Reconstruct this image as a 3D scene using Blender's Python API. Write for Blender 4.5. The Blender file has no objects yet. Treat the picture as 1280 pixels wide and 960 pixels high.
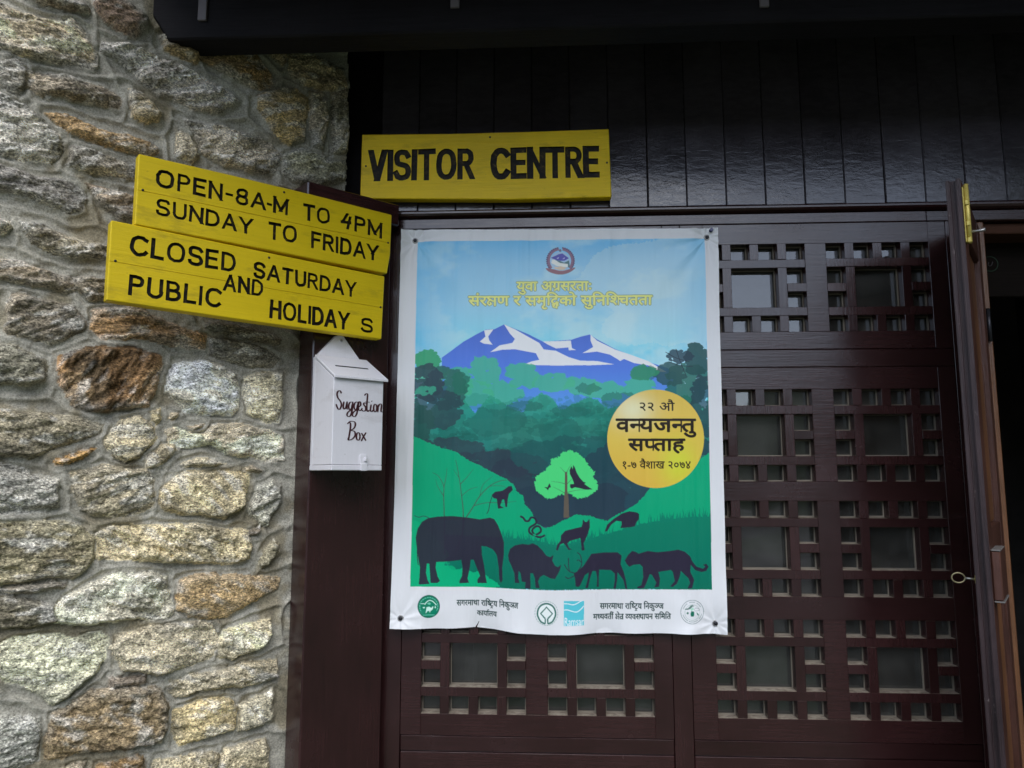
import bpy, bmesh, math, random
import numpy as np
from mathutils import Vector, Matrix, Euler
R_ = math.radians
scene = bpy.context.scene
COL = scene.collection

# ------------------------------------------------------------------ camera, light, exposure
# camera solved from the lattice: 26 mm lens, looking up 7.1 deg and 2.8 deg to the left
MC = np.array([[9.98785530e-01, 4.92693014e-02, 1.90750364e-05],
               [-6.07974139e-03, 1.23632483e-01, -9.92309451e-01],
               [-4.88927517e-02, 9.91104205e-01, 1.23781880e-01]])
FPX = 924.15
CAM = np.array([0.0, -1.8, 1.5])
cd = bpy.data.cameras.new('camera'); cam = bpy.data.objects.new('camera', cd); COL.objects.link(cam)
cd.sensor_width = 36.0; cd.lens = FPX / 1280 * 36.0; cd.clip_start = 0.02; cd.clip_end = 3000
mw = Matrix.Identity(4)
for i in range(3):
    mw[i][0] = MC[0][i]; mw[i][1] = -MC[1][i]; mw[i][2] = -MC[2][i]; mw[i][3] = CAM[i]
cam.matrix_world = mw
scene.camera = cam

SUN_EL, SUN_DIR = R_(50), (0.05, -1.0)
world = bpy.data.worlds.new('World'); scene.world = world; world.use_nodes = True
wn = world.node_tree; wn.nodes.clear()
sky = wn.nodes.new('ShaderNodeTexSky'); sky.sky_type = 'NISHITA'; sky.sun_disc = False
sky.sun_elevation = SUN_EL; sky.sun_rotation = math.atan2(SUN_DIR[0], SUN_DIR[1])
sky.air_density = 1.0; sky.dust_density = 6.0; sky.ozone_density = 1.0; sky.altitude = 2800
hs = wn.nodes.new('ShaderNodeHueSaturation'); hs.inputs['Saturation'].default_value = 0.66
bg = wn.nodes.new('ShaderNodeBackground'); bg.inputs['Strength'].default_value = 0.15
wo = wn.nodes.new('ShaderNodeOutputWorld')
wn.links.new(sky.outputs[0], hs.inputs['Color']); wn.links.new(hs.outputs[0], bg.inputs['Color'])
wn.links.new(bg.outputs[0], wo.inputs['Surface'])
sl = bpy.data.lights.new('sun', 'SUN'); sl.energy = 1.0; sl.angle = R_(60); sl.color = (1.0, 0.995, 0.985)
so = bpy.data.objects.new('sun', sl); COL.objects.link(so)
sv = Vector((SUN_DIR[0] * math.cos(SUN_EL), SUN_DIR[1] * math.cos(SUN_EL), math.sin(SUN_EL)))
so.rotation_euler = sv.to_track_quat('Z', 'Y').to_euler(); so.location = (-3, -6, 8)
vs = scene.view_settings
vs.view_transform = 'Standard'; vs.look = 'None'; vs.exposure = 1.17; vs.gamma = 1.0; vs.use_curve_mapping = False
scene.cycles.max_bounces = 6
scene.cycles.use_denoising = True

# ------------------------------------------------------------------ measuring helpers
def ray(px, py):
    return MC.T @ np.array([(px - 640) / FPX, (py - 480) / FPX, 1.0])
def on_plane(px, py, p0, n):
    r = ray(px, py); n = np.array(n, float)
    return CAM + r * (np.dot(np.array(p0, float) - CAM, n) / np.dot(r, n))
def on_y(px, py, y=0.0):
    return on_plane(px, py, (0, y, 0), (0, 1, 0))
CANT = R_(42)                                   # the stone wing stands at 42 degrees to the timber front
DV = np.array([math.cos(CANT), math.sin(CANT), 0]); NV = np.array([math.sin(CANT), -math.cos(CANT), 0])
class Frame:                                    # a turned frame: x along the wall, -y out of it, z up
    def __init__(s, loc, rz):
        s.loc = np.array(loc, float); s.rz = rz
        s.x = np.array([math.cos(rz), math.sin(rz), 0]); s.y = np.array([-math.sin(rz), math.cos(rz), 0])
    def local(s, P):
        q = np.array(P) - s.loc; return np.array([q @ s.x, q @ s.y, q[2]])
    def px(s, px, py, y=0.0):                   # image point -> local point on the plane local y = y
        return s.local(on_plane(px, py, s.loc + s.y * y, s.y))

# ------------------------------------------------------------------ object helpers
def tag(o, label, cat, group=None):
    o['label'] = label; o['category'] = cat
    if group: o['group'] = group
    return o
def thing(name, label, cat, loc=(0, 0, 0), rz=0.0, group=None):
    o = bpy.data.objects.new(name, None); COL.objects.link(o); o.empty_display_size = 0.05
    o.location = loc; o.rotation_euler = (0, 0, rz); return tag(o, label, cat, group)
def link_mesh(name, me, mats, parent=None, smooth=False):
    for m in (mats if isinstance(mats, (list, tuple)) else [mats]): me.materials.append(m)
    if smooth: me.polygons.foreach_set('use_smooth', [True] * len(me.polygons))
    o = bpy.data.objects.new(name, me); COL.objects.link(o)
    if parent: o.parent = parent
    return o
def obj(name, bm, mats, parent=None, smooth=False):
    me = bpy.data.meshes.new(name); bm.to_mesh(me); bm.free()
    return link_mesh(name, me, mats, parent, smooth)
def structure(o): o['kind'] = 'structure'; return o
def box(bm, x0, x1, y0, y1, z0, z1, bev=0.0015, mi=0, seg=1):
    r = bmesh.ops.create_cube(bm, size=1.0)
    vv = r['verts']
    for v in vv:
        v.co = Vector((x0 + (v.co.x + .5) * (x1 - x0), y0 + (v.co.y + .5) * (y1 - y0), z0 + (v.co.z + .5) * (z1 - z0)))
    fs = list({f for v in vv for f in v.link_faces})
    for f in fs: f.material_index = mi
    if bev > 0:
        es = list({e for v in vv for e in v.link_edges})
        bev = min(bev, .45 * min(abs(x1 - x0), abs(y1 - y0), abs(z1 - z0)))
        bmesh.ops.bevel(bm, geom=es, offset=bev, segments=seg, affect='EDGES', profile=.6, clamp_overlap=True)
def prism(bm, pts, axis, a, b, bev=0.0, mi=0):
    """extrude the 2-D outline pts along axis ('x','y') from a to b"""
    def P(p, t): return Vector((t, p[0], p[1])) if axis == 'x' else Vector((p[0], t, p[1]))
    va = [bm.verts.new(P(p, a)) for p in pts]; vb = [bm.verts.new(P(p, b)) for p in pts]
    fs = [bm.faces.new(va), bm.faces.new(vb[::-1])]
    for i in range(len(pts)):
        j = (i + 1) % len(pts); fs.append(bm.faces.new((va[j], va[i], vb[i], vb[j])))
    for f in fs: f.material_index = mi
    bmesh.ops.recalc_face_normals(bm, faces=fs)
    if bev > 0:
        bmesh.ops.bevel(bm, geom=list({e for f in fs for e in f.edges}), offset=bev, segments=1, affect='EDGES')
def tube(bm, pts, r, n=8, mi=0):
    pts = [Vector(p) for p in pts]; rings = []
    for i, p in enumerate(pts):
        t = (pts[min(i + 1, len(pts) - 1)] - pts[max(i - 1, 0)]).normalized()
        u = t.orthogonal().normalized(); w = t.cross(u)
        if rings and i:                        # keep the rings from twisting
            u0 = (rings[-1][0].co - pts[i - 1]); u = (u0 - t * u0.dot(t)).normalized(); w = t.cross(u)
        rr = r[i] if isinstance(r, (list, tuple)) else r
        rings.append([bm.verts.new(p + (u * math.cos(2 * math.pi * k / n) + w * math.sin(2 * math.pi * k / n)) * rr) for k in range(n)])
    for a, b in zip(rings, rings[1:]):
        for k in range(n):
            f = bm.faces.new((a[k], a[(k + 1) % n], b[(k + 1) % n], b[k])); f.material_index = mi; f.smooth = True
    bm.faces.new(rings[0][::-1]).material_index = mi; bm.faces.new(rings[-1]).material_index = mi
def disc_lathe(bm, prof, c, axis, n=20, mi=0):
    """lathe profile [(r, h)...] round axis through c"""
    a = Vector(axis).normalized(); u = a.orthogonal().normalized(); w = a.cross(u); c = Vector(c); rings = []
    for r, h in prof:
        rings.append([bm.verts.new(c + a * h + (u * math.cos(2 * math.pi * k / n) + w * math.sin(2 * math.pi * k / n)) * r) for k in range(n)])
    for p, q in zip(rings, rings[1:]):
        for k in range(n):
            f = bm.faces.new((p[k], p[(k + 1) % n], q[(k + 1) % n], q[k])); f.material_index = mi; f.smooth = True
    if prof[-1][0] > 1e-5: bm.faces.new(rings[-1]).material_index = mi
    if prof[0][0] > 1e-5: bm.faces.new(rings[0][::-1]).material_index = mi

def s2l(c):
    c = np.asarray(c, float) / 255.0
    return np.where(c <= .04045, c / 12.92, ((c + .055) / 1.055) ** 2.4)

# ------------------------------------------------------------------ materials
def mat(name, base=(.5, .5, .5), rough=.5, spec=.5, metal=0.0):
    m = bpy.data.materials.new(name); m.use_nodes = True; nt = m.node_tree
    b = nt.nodes['Principled BSDF']
    b.inputs['Base Color'].default_value = (*base, 1); b.inputs['Roughness'].default_value = rough
    b.inputs['Specular IOR Level'].default_value = spec; b.inputs['Metallic'].default_value = metal
    return m, nt, b
def N(nt, kind, **kw):
    n = nt.nodes.new(kind)
    for k, v in kw.items():
        if k in n.inputs: n.inputs[k].default_value = v
        else: setattr(n, k, v)
    return n
def coords(nt, scale=(1, 1, 1), loc=(0, 0, 0), rot=(0, 0, 0)):
    tc = N(nt, 'ShaderNodeTexCoord'); mp = N(nt, 'ShaderNodeMapping')
    mp.inputs['Scale'].default_value = scale; mp.inputs['Location'].default_value = loc; mp.inputs['Rotation'].default_value = rot
    nt.links.new(tc.outputs['Object'], mp.inputs[0]); return mp.outputs[0]
def noise(nt, vec, scale, detail=4, rough=.55, dist=0.0):
    n = N(nt, 'ShaderNodeTexNoise', Scale=scale, Detail=detail, Roughness=rough, Distortion=dist)
    nt.links.new(vec, n.inputs['Vector']); return n.outputs['Fac']
def ramp(nt, fac, stops):
    r = N(nt, 'ShaderNodeValToRGB'); e = r.color_ramp.elements
    while len(e) < len(stops): e.new(.5)
    for el, (p, c) in zip(e, stops):
        el.position = p; el.color = (*c, 1) if isinstance(c, (tuple, list)) else (c, c, c, 1)
    nt.links.new(fac, r.inputs[0]); return r.outputs[0]
def mix(nt, fac, a, b, mode='MIX'):
    m = N(nt, 'ShaderNodeMix', data_type='RGBA', blend_type=mode)
    for sock, v in ((m.inputs[0], fac), (m.inputs[6], a), (m.inputs[7], b)):
        if hasattr(v, 'is_linked'): nt.links.new(v, sock)
        elif isinstance(v, (tuple, list)): sock.default_value = (*v, 1)
        else: sock.default_value = v
    return m.outputs[2]
def mth(nt, op, a, b=0.0):
    m = N(nt, 'ShaderNodeMath', operation=op)
    for s, v in ((m.inputs[0], a), (m.inputs[1], b)):
        if hasattr(v, 'is_linked'): nt.links.new(v, s)
        else: s.default_value = v
    return m.outputs[0]
def bump(nt, b, h, strength=.3, dist=.002):
    bp = N(nt, 'ShaderNodeBump', Strength=strength, Distance=dist)
    nt.links.new(h, bp.inputs['Height']); nt.links.new(bp.outputs[0], b.inputs['Normal'])

def painted_wood(name, c, along='x', rough=.3, grain=.25, var=.35, spec=.66, wear=None, islands=True):
    m, nt, b = mat(name, c, rough, spec)
    sc = {'x': (3, 60, 60), 'z': (60, 60, 3), 'wave': (9, 20, 24)}[along]
    # every board or bar is a mesh island of its own: shift the grain and the shade from piece to piece
    geo = N(nt, 'ShaderNodeNewGeometry'); isl = geo.outputs['Random Per Island']
    def shifted(sc_):
        v = N(nt, 'ShaderNodeVectorMath', operation='MULTIPLY_ADD'); nt.links.new(isl, v.inputs[0])
        v.inputs[1].default_value = (37, 53, 71); nt.links.new(coords(nt, sc_), v.inputs[2]); return v.outputs[0]
    g = noise(nt, shifted(sc), 3.0, 5, .6, .6)
    big = noise(nt, shifted((1, 1, 1)), 5.0, 5, .62)
    fine = noise(nt, coords(nt, (1, 1, 1)), 90, 3, .6)
    dark = tuple(x * (1 - var) for x in c); lite = tuple(x * (1 + var) for x in c)
    col = ramp(nt, big, [(.3, dark), (.7, lite)])
    col = mix(nt, .35, col, ramp(nt, g, [(.35, dark), (.65, lite)]))
    if wear:                                   # chips and scuffs down to pale wood or primer
        w = ramp(nt, noise(nt, coords(nt, (1, 1, 1), (7, 3, 1)), 34, 6, .72), [(wear[0], 0.0), (wear[0] + .03, 1.0)])
        col = mix(nt, w, col, wear[1])
    tone = N(nt, 'ShaderNodeMapRange'); nt.links.new(isl, tone.inputs[0]); tone.inputs[3].default_value = .80; tone.inputs[4].default_value = 1.2
    cmb = N(nt, 'ShaderNodeCombineColor'); [nt.links.new(tone.outputs[0], cmb.inputs[i]) for i in range(3)]
    if islands: col = mix(nt, 1.0, col, cmb.outputs[0], 'MULTIPLY')
    nt.links.new(col, b.inputs['Base Color'])
    rr = N(nt, 'ShaderNodeMapRange'); nt.links.new(big, rr.inputs[0])
    rr.inputs[1].default_value = .3; rr.inputs[2].default_value = .7
    rr.inputs[3].default_value = rough - .05; rr.inputs[4].default_value = rough + .08
    nt.links.new(rr.outputs[0], b.inputs['Roughness'])
    h = mth(nt, 'ADD', mth(nt, 'MULTIPLY', g, 1.0), mth(nt, 'MULTIPLY', fine, .35))
    bump(nt, b, h, grain, .003)
    return m
MAROON = (.030, .0105, .0105)
M_woodx = painted_wood('maroon_paint_horizontal_grain', MAROON, 'x', .22, .12, wear=(.76, (.10, .08, .07)))
M_woodz = painted_wood('maroon_paint_vertical_grain', MAROON, 'z', .22, .12, wear=(.745, (.10, .08, .07)))
M_clad = painted_wood('dark_board_paint_lifted_for_haze', (.046, .040, .046), 'wave', .14, .17, wear=(.73, (.08, .065, .06)))  # base colour lightened to stand in for milky haze over the boards
M_beam = painted_wood('brown_black_beam_paint', (.012, .0105, .0115), 'x', .6, .4, spec=.10)
M_leaf = painted_wood('worn_brown_door_paint', (.060, .024, .016), 'z', .40, .4, var=.5, spec=.4, wear=(.72, (.12, .08, .06)))
M_leafedge = painted_wood('scuffed_door_edge', (.030, .018, .019), 'z', .48, .5, var=.6, spec=.35, wear=(.64, (.12, .095, .09)))
M_head = painted_wood('dull_dark_brown', (.055, .024, .014), 'x', .65, .3, spec=.12)
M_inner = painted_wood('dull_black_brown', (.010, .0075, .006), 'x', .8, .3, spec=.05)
M_varn = painted_wood('orange_brown_varnish', (.13, .054, .021), 'z', .35, .3, var=.45)
M_yellow = painted_wood('yellow_sign_paint', (.72, .52, .006), 'x', .45, .25, var=.10, spec=.35, wear=(.745, (.22, .15, .02)), islands=False)
M_yellowold = painted_wood('dirty_yellow_sign_paint', (.86, .58, .006), 'x', .45, .3, var=.12, spec=.3, wear=(.72, (.2, .14, .03)), islands=False)
def grime(m, seed, dark=(.16, .11, .02), lo=.56, hi=.74, amt=.55):
    nt = m.node_tree; b = nt.nodes['Principled BSDF']; src = b.inputs['Base Color'].links[0].from_socket
    g = ramp(nt, noise(nt, coords(nt, (2.2, 2.2, 7), (seed, seed, 0)), 3.2, 7, .68), [(lo, 0.0), (hi, amt)])
    f = ramp(nt, noise(nt, coords(nt, (1, 1, 1), (seed, 3, 0)), 130, 4, .7), [(.68, 0.0), (.74, .7)])
    nt.links.new(mix(nt, f, mix(nt, g, src, dark), (.10, .065, .012)), b.inputs['Base Color'])
grime(M_yellow, 1.0); grime(M_yellowold, 4.0, (.30, .19, .01))
M_white = painted_wood('white_box_paint', (.76, .74, .76), 'z', .45, .12, var=.05, spec=.4, wear=(.78, (.25, .21, .19)), islands=False)
grime(M_white, 2.0, (.42, .38, .35), .55, .8, .5)
def ink_mat():
    m, nt, b = mat('black_letter_paint', (.012, .010, .008), .5, .22)
    n = noise(nt, coords(nt), 60, 5, .7)
    nt.links.new(ramp(nt, n, [(.48, (.010, .008, .006)), (.62, (.045, .030, .010)), (.72, (.16, .11, .02))]), b.inputs['Base Color'])
    bump(nt, b, noise(nt, coords(nt), 160, 4, .6), .5, .003); return m
M_ink = ink_mat()
M_script = mat('dark_red_brush_paint', (.055, .012, .016), .4)[0]
M_brass = mat('yellow_brass', (.52, .42, .10), .42, .5, .35)[0]
M_trim = mat('dull_grey_edge', (.17, .16, .15), .5, .5, .3)[0]
M_steel = mat('dull_steel', (.42, .41, .39), .38, .5, .9)[0]
M_oldbrass = mat('tarnished_brass', (.30, .26, .15), .45, .5, .7)[0]
M_dark = mat('dark_metal', (.03, .03, .035), .4, .5, .6)[0]
M_grey = mat('grey_bracket_paint', (.16, .14, .145), .5)[0]
M_slot = mat('black_slot', (.004, .004, .004), .8)[0]
def dust_mat():
    m, nt, b = mat('dusty_beige_ledge', (.34, .29, .22), .9, .2)
    n = noise(nt, coords(nt), 70, 5, .7)
    nt.links.new(ramp(nt, n, [(.3, (.12, .09, .07)), (.6, (.36, .31, .24))]), b.inputs['Base Color']); return m
M_dust = dust_mat()
M_putty = mat('old_putty', (.21, .18, .14), .8, .2)[0]
def glass_mat():
    m = bpy.data.materials.new('dusty_window_glass'); m.use_nodes = True; nt = m.node_tree; nt.nodes.clear()
    out = N(nt, 'ShaderNodeOutputMaterial')
    tr = N(nt, 'ShaderNodeBsdfTransparent'); tr.inputs[0].default_value = (.55, .6, .57, 1)
    gl = N(nt, 'ShaderNodeBsdfGlossy'); gl.inputs['Roughness'].default_value = .03
    fr = N(nt, 'ShaderNodeFresnel', IOR=2.0)
    bp = N(nt, 'ShaderNodeBump', Strength=.12, Distance=.004)
    nt.links.new(noise(nt, coords(nt), 9, 2, .5), bp.inputs['Height']); nt.links.new(bp.outputs[0], gl.inputs['Normal'])
    m1 = N(nt, 'ShaderNodeMixShader'); nt.links.new(fr.outputs[0], m1.inputs[0])
    nt.links.new(tr.outputs[0], m1.inputs[1]); nt.links.new(gl.outputs[0], m1.inputs[2])
    df = N(nt, 'ShaderNodeBsdfDiffuse'); df.inputs[0].default_value = (.33, .33, .30, 1)
    film = ramp(nt, noise(nt, coords(nt), 14, 4, .6), [(.3, .035), (.75, .15)])
    spot = ramp(nt, noise(nt, coords(nt), 95, 5, .7), [(.68, 0.0), (.74, .55)])
    dd = mth(nt, 'MAXIMUM', film, spot)
    m2 = N(nt, 'ShaderNodeMixShader'); nt.links.new(dd, m2.inputs[0])
    nt.links.new(m1.outputs[0], m2.inputs[1]); nt.links.new(df.outputs[0], m2.inputs[2])
    nt.links.new(m2.outputs[0], out.inputs[0]); return m
M_glass = glass_mat()

# ------------------------------------------------------------------ ground, unseen slopes added for reflections, room
def ground():
    bm = bmesh.new(); bmesh.ops.create_grid(bm, x_segments=2, y_segments=2, size=1500)
    m, nt, b = mat('wet_gravel', (.12, .11, .10), .8, .3)
    n = noise(nt, coords(nt), 40, 6, .7); g = noise(nt, coords(nt), .15, 4, .6)
    c = ramp(nt, n, [(.3, (.07, .065, .06)), (.7, (.18, .165, .15))])
    nt.links.new(mix(nt, ramp(nt, g, [(.45, 0.0), (.6, 1.0)]), c, (.05, .075, .03)), b.inputs['Base Color'])
    bump(nt, b, n, .6, .02)
    structure(obj('ground', bm, m))
    bm = bmesh.new(); rnd = random.Random(5); n = 72; rings = []
    for r, h in ((45, 0), (60, .45), (80, 1.0), (100, 1.25)):
        ring = []
        for k in range(n):
            a = 2 * math.pi * k / n
            da = abs((a + .30 + math.pi) % (2 * math.pi) - math.pi); side = 46 * max(0, 1 - (da / 1.0) ** 2)  # steep rise added out of view at right to darken reflections and block sky
            H = (side + 9.5 + 2.5 * math.sin(3 * a + 1) + 1.6 * math.sin(7 * a) + rnd.uniform(-.8, .8)) * h
            ring.append(bm.verts.new((r * math.cos(a), r * math.sin(a) - 1, H if h else -.2)))
        rings.append(ring)
    for p, q in zip(rings, rings[1:]):
        for k in range(n): bm.faces.new((p[k], p[(k + 1) % n], q[(k + 1) % n], q[k]))
    m, nt, b = mat('unseen_forested_slope', (.04, .06, .03), .9, .2)
    nn = noise(nt, coords(nt), .8, 6, .7)
    nt.links.new(ramp(nt, nn, [(.3, (.02, .035, .015)), (.7, (.08, .10, .05))]), b.inputs['Base Color'])
    structure(obj('unseen_hills', bm, m, None, True))
ground()
def room():
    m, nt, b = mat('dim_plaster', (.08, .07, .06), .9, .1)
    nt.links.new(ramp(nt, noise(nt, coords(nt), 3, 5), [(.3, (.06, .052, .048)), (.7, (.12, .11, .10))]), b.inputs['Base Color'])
    bm = bmesh.new()
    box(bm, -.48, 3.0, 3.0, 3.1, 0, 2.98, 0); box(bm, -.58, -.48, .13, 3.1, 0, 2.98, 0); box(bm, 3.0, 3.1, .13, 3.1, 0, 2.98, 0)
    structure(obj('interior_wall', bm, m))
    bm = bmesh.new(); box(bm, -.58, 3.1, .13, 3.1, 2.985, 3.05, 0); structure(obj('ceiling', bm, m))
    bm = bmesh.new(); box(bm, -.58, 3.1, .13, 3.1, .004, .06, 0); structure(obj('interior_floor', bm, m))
room()
# ------------------------------------------------------------------ timber front
Z_CLAD, Z_LINT, Z_HEAD, Z_RAILT, Z_RAILB, Z_SILL = 2.170, 2.1225, 2.1207, 1.8062, 1.7609, 0.9014
def timber_wall():
    t = thing('timber_wall', 'dark maroon painted timber front with boarded top and beaded lintel beside the stone wall', 'wall', (0.3, .03, 0))
    def part(name, bm, m, sm=False):
        bmesh.ops.translate(bm, verts=bm.verts, vec=(-.3, -.03, 0)); return obj(name, bm, m, t, sm)
    bm = bmesh.new()                                     # vertical boards above the lintel
    rnd = random.Random(3); p0 = on_y(522, 258, .004)[0]; pitch = (on_y(1208.7, 253, .004)[0] - p0) / 14.0
    for k in range(-1, 31):
        y = .004 + rnd.uniform(-.0012, .0012); g = rnd.uniform(.0003, .0009)
        box(bm, p0 + pitch * k + g, p0 + pitch * (k + 1) - g, y, .03, Z_CLAD + rnd.uniform(0, .002), 3.0, .002)
    part('cladding', bm, M_clad)
    bm = bmesh.new(); box(bm, -.62, 3.1, .034, .12, 2.124, 3.05, 0); part('wall_core', bm, M_beam)
    bm = bmesh.new()                                     # beaded drip moulding with a flat fillet under it
    prof = [(.03, 2.1685), (-.004, 2.1685), (-.013, 2.1660), (-.0175, 2.1615), (-.0175, 2.1570), (-.013, 2.1525), (-.003, 2.1495), (.03, 2.1495)]
    prism(bm, prof, 'x', -.50, 2.75); part('moulding', bm, M_woodx)
    bm = bmesh.new(); box(bm, -.50, on_y(1158, 270)[0] - .0006, 0, .033, Z_LINT, 2.1482, .0015)
    box(bm, on_y(1158, 270)[0] + .0006, 2.75, .001, .033, Z_LINT, 2.1482, .0015); part('lintel', bm, M_woodx)
    bm = bmesh.new(); box(bm, -.465, -.3520, .0, .12, .004, Z_HEAD, .0006); part('jamb', bm, M_woodz)
    bm = bmesh.new(); box(bm, .2858, .3286, .0008, .12, .004, Z_HEAD, .0006); part('mullion', bm, M_woodz)
    bm = bmesh.new(); box(bm, .9738, 1.0460, .0005, .12, .004, Z_HEAD, .0006); part('jamb', bm, M_woodz)
    bm = bmesh.new(); box(bm, 1.0463, 1.0690, .004, .12, .004, Z_HEAD - .001, .003); part('door_stop', bm, M_varn)
    bm = bmesh.new()
    for a, b in ((-.3505, .2843), (.3300, .9723)): box(bm, a, b, .001, .06, Z_RAILB + .0012, Z_RAILT - .0012, .0015)
    part('transom_rail', bm, M_woodx)
    bm = bmesh.new()
    for a, b in ((-.3505, .2843), (.3300, .9723)):
        for z0, z1, y in ((.004, .10, .0), (.8655, .9003, .0005), (.10, .864, .0025)): box(bm, a, b, y, .06, z0, z1, .002)
    part('bottom_panel', bm, M_woodx)
    bm = bmesh.new(); box(bm, 1.0665, 1.86, .022, .10, 2.094, Z_HEAD, .002); part('door_head', bm, M_head)
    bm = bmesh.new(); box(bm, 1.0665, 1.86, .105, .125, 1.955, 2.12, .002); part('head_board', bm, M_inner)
    bm = bmesh.new(); box(bm, 1.8605, 2.75, .0005, .12, .004, Z_HEAD, .002); part('wall_panel', bm, M_woodz)
timber_wall()

XL, XR, XP, XM, HS = -.30340, .38553, .06725, .29819, .0455
ZQ, HZ, YD = .0603, .0398, .031
def lattice_window(label, xa, xb, za, zb, x0, zrows):
    cx = (xa + xb) / 2
    t = thing('lattice_window', label, 'window', (cx, 0, za), 0, 'lattice windows of the timber front')
    fr, la, pu, gl = (bmesh.new() for _ in range(4))
    W, H = 3 * XP + HS, 3 * ZQ + HZ
    X = lambda x: x - cx; Zz = lambda z: z - za
    rnd = random.Random(int(1000 * (za + xa + 3)))
    def b(bm, a0, a1, c0, c1, y0=0.0, y1=YD, bev=.0007, mi=0):
        if bm is la: q, w = rnd.uniform(-.0006, .0006), rnd.uniform(-.0006, .0006); a0, a1, c0, c1 = a0 + q, a1 + q, c0 + w, c1 + w
        box(bm, X(a0), X(a1), y0, y1, Zz(c0), Zz(c1), bev, mi)
    j = lambda: rnd.uniform(-.0006, .0006)
    cols = [x0, x0 + XM]
    b(fr, xa, cols[0], za, zb, j()); b(fr, cols[1] + W, xb, za, zb, j())
    edges = [za] + [z for r in zrows for z in (r, r + H)] + [zb]
    for k in range(0, len(edges), 2): b(fr, cols[0], cols[1] + W, edges[k], edges[k + 1], j())
    for r in zrows: b(fr, cols[0] + W, cols[1], r, r + H, j())
    for r in zrows:
        for c in cols:
            bw, bh = XP - HS, ZQ - HZ
            b(la, c, c + W, r + HZ, r + ZQ, j()); b(la, c, c + W, r + 2 * ZQ + HZ, r + 3 * ZQ, j())
            for xx in (c, c + 3 * XP): b(la, xx, xx + HS, r + ZQ + HZ, r + 2 * ZQ, j())
            for k in range(3):
                xx = c + k * XP + HS
                b(la, xx, xx + bw, r, r + HZ, j()); b(la, xx, xx + bw, r + 3 * ZQ, r + H, j())
                if k != 1: b(la, xx, xx + bw, r + ZQ, r + 2 * ZQ + HZ, j())
            holes = [(c + k * XP, r + q * ZQ, HS, HZ) for k in range(4) for q in range(4) if k in (0, 3) or q in (0, 3)]
            holes.append((c + XP, r + ZQ, XP + HS, ZQ + HZ))
            for hx, hz, hw, hh in holes:
                e = rnd.uniform(.0016, .0030); i = .0003
                b(pu, hx + i, hx + hw - i, hz + i, hz + i + e * 1.3, YD - .006, YD - .0005, 0)
                b(pu, hx + hw - i - e, hx + hw - i, hz + i, hz + hh - i, YD - .0062, YD - .0006, 0)
                b(pu, hx + i, hx + i + e, hz + i, hz + hh - i, YD - .0061, YD - .0007, 0)
                b(pu, hx + i, hx + hw - i, hz + hh - i - e, hz + hh - i, YD - .0059, YD - .0008, 0)
                q = [gl.verts.new((X(px), YD + .0012, Zz(pz))) for px, pz in
                     ((hx - .003, hz - .003), (hx + hw + .003, hz - .003), (hx + hw + .003, hz + hh + .003), (hx - .003, hz + hh + .003))]
                tilt = (rnd.uniform(-.0006, .0006), rnd.uniform(-.0006, .0006))
                for v, (sx, sz) in zip(q, ((0, 0), (1, 0), (1, 1), (0, 1))): v.co.y += abs(tilt[0]) * sx + abs(tilt[1]) * sz
                gl.faces.new(q)
    for bm in (fr, la):
        bm.normal_update()
        for f in bm.faces:
            if f.normal.z > .95 and f.calc_center_median().y > .003: f.material_index = 1
    obj('frame', fr, [M_woodx, M_dust], t); obj('lattice', la, [M_woodz, M_dust], t)
    obj('putty', pu, M_putty, t); obj('glass', gl, M_glass, t)
LOW = (.9490, 1.2215, 1.4875)
lattice_window('wide transom lattice window hidden behind the wildlife poster', -.3507, .2845, Z_RAILT, 2.1205, XL, (1.849,))
lattice_window('wide transom lattice window of pale panes right of the poster', .3299, .9725, Z_RAILT, 2.1205, XR, (1.849,))
lattice_window('tall lattice window mostly covered by the poster, only its bottom panes showing', -.3507, .2845, Z_SILL, Z_RAILB, XL, LOW)
lattice_window('tall lattice window with three rows of dark panes beside the open door', .3299, .9725, Z_SILL, Z_RAILB, XR, LOW)

# ------------------------------------------------------------------ porch roof
def porch_roof():
    yb = -.34
    zb = float(on_y(500, 41, yb)[2]); x0 = float(on_y(200, 30, yb)[0])
    t = thing('porch_roof', 'black porch roof with a heavy eave beam over the timber front', 'roof', (.8, yb, zb))
    def part(name, bm, m):
        bmesh.ops.translate(bm, verts=bm.verts, vec=(-.8, -yb, -zb)); return obj(name, bm, m, t)
    bm = bmesh.new(); prism(bm, [(x0 - .02, zb + .06), (x0 + .018, zb), (3.2, zb), (3.2, zb + .20), (x0 - .02, zb + .20)], 'y', yb, yb + .07, .004)
    part('eave_beam', bm, M_beam)
    bm = bmesh.new()
    for k in range(9):
        w = .87 / 9; y1 = .03 - k * w; box(bm, x0 - .03, 3.2, y1 - w + .0015, y1, zb + .203, zb + .222, .001)
    part('soffit', bm, M_beam)
    bm = bmesh.new(); box(bm, x0 - .05, 3.25, -.88, .12, zb + .2245, zb + .29, .003); part('roof_deck', bm, M_beam)
    bm = bmesh.new(); box(bm, x0 - .05, 3.25, -.91, -.883, zb + .17, zb + .30, .003); part('fascia', bm, M_beam)
    for px, py in ((252, 25), (568.5, 9), (956, 8)):
        q = on_y(px, py, yb - .006); bm = bmesh.new()
        box(bm, q[0] - .0095, q[0] + .0095, yb - .0065, yb - .0005, q[2], zb + .20, .001); part('bracket', bm, M_grey)
porch_roof()

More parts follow.
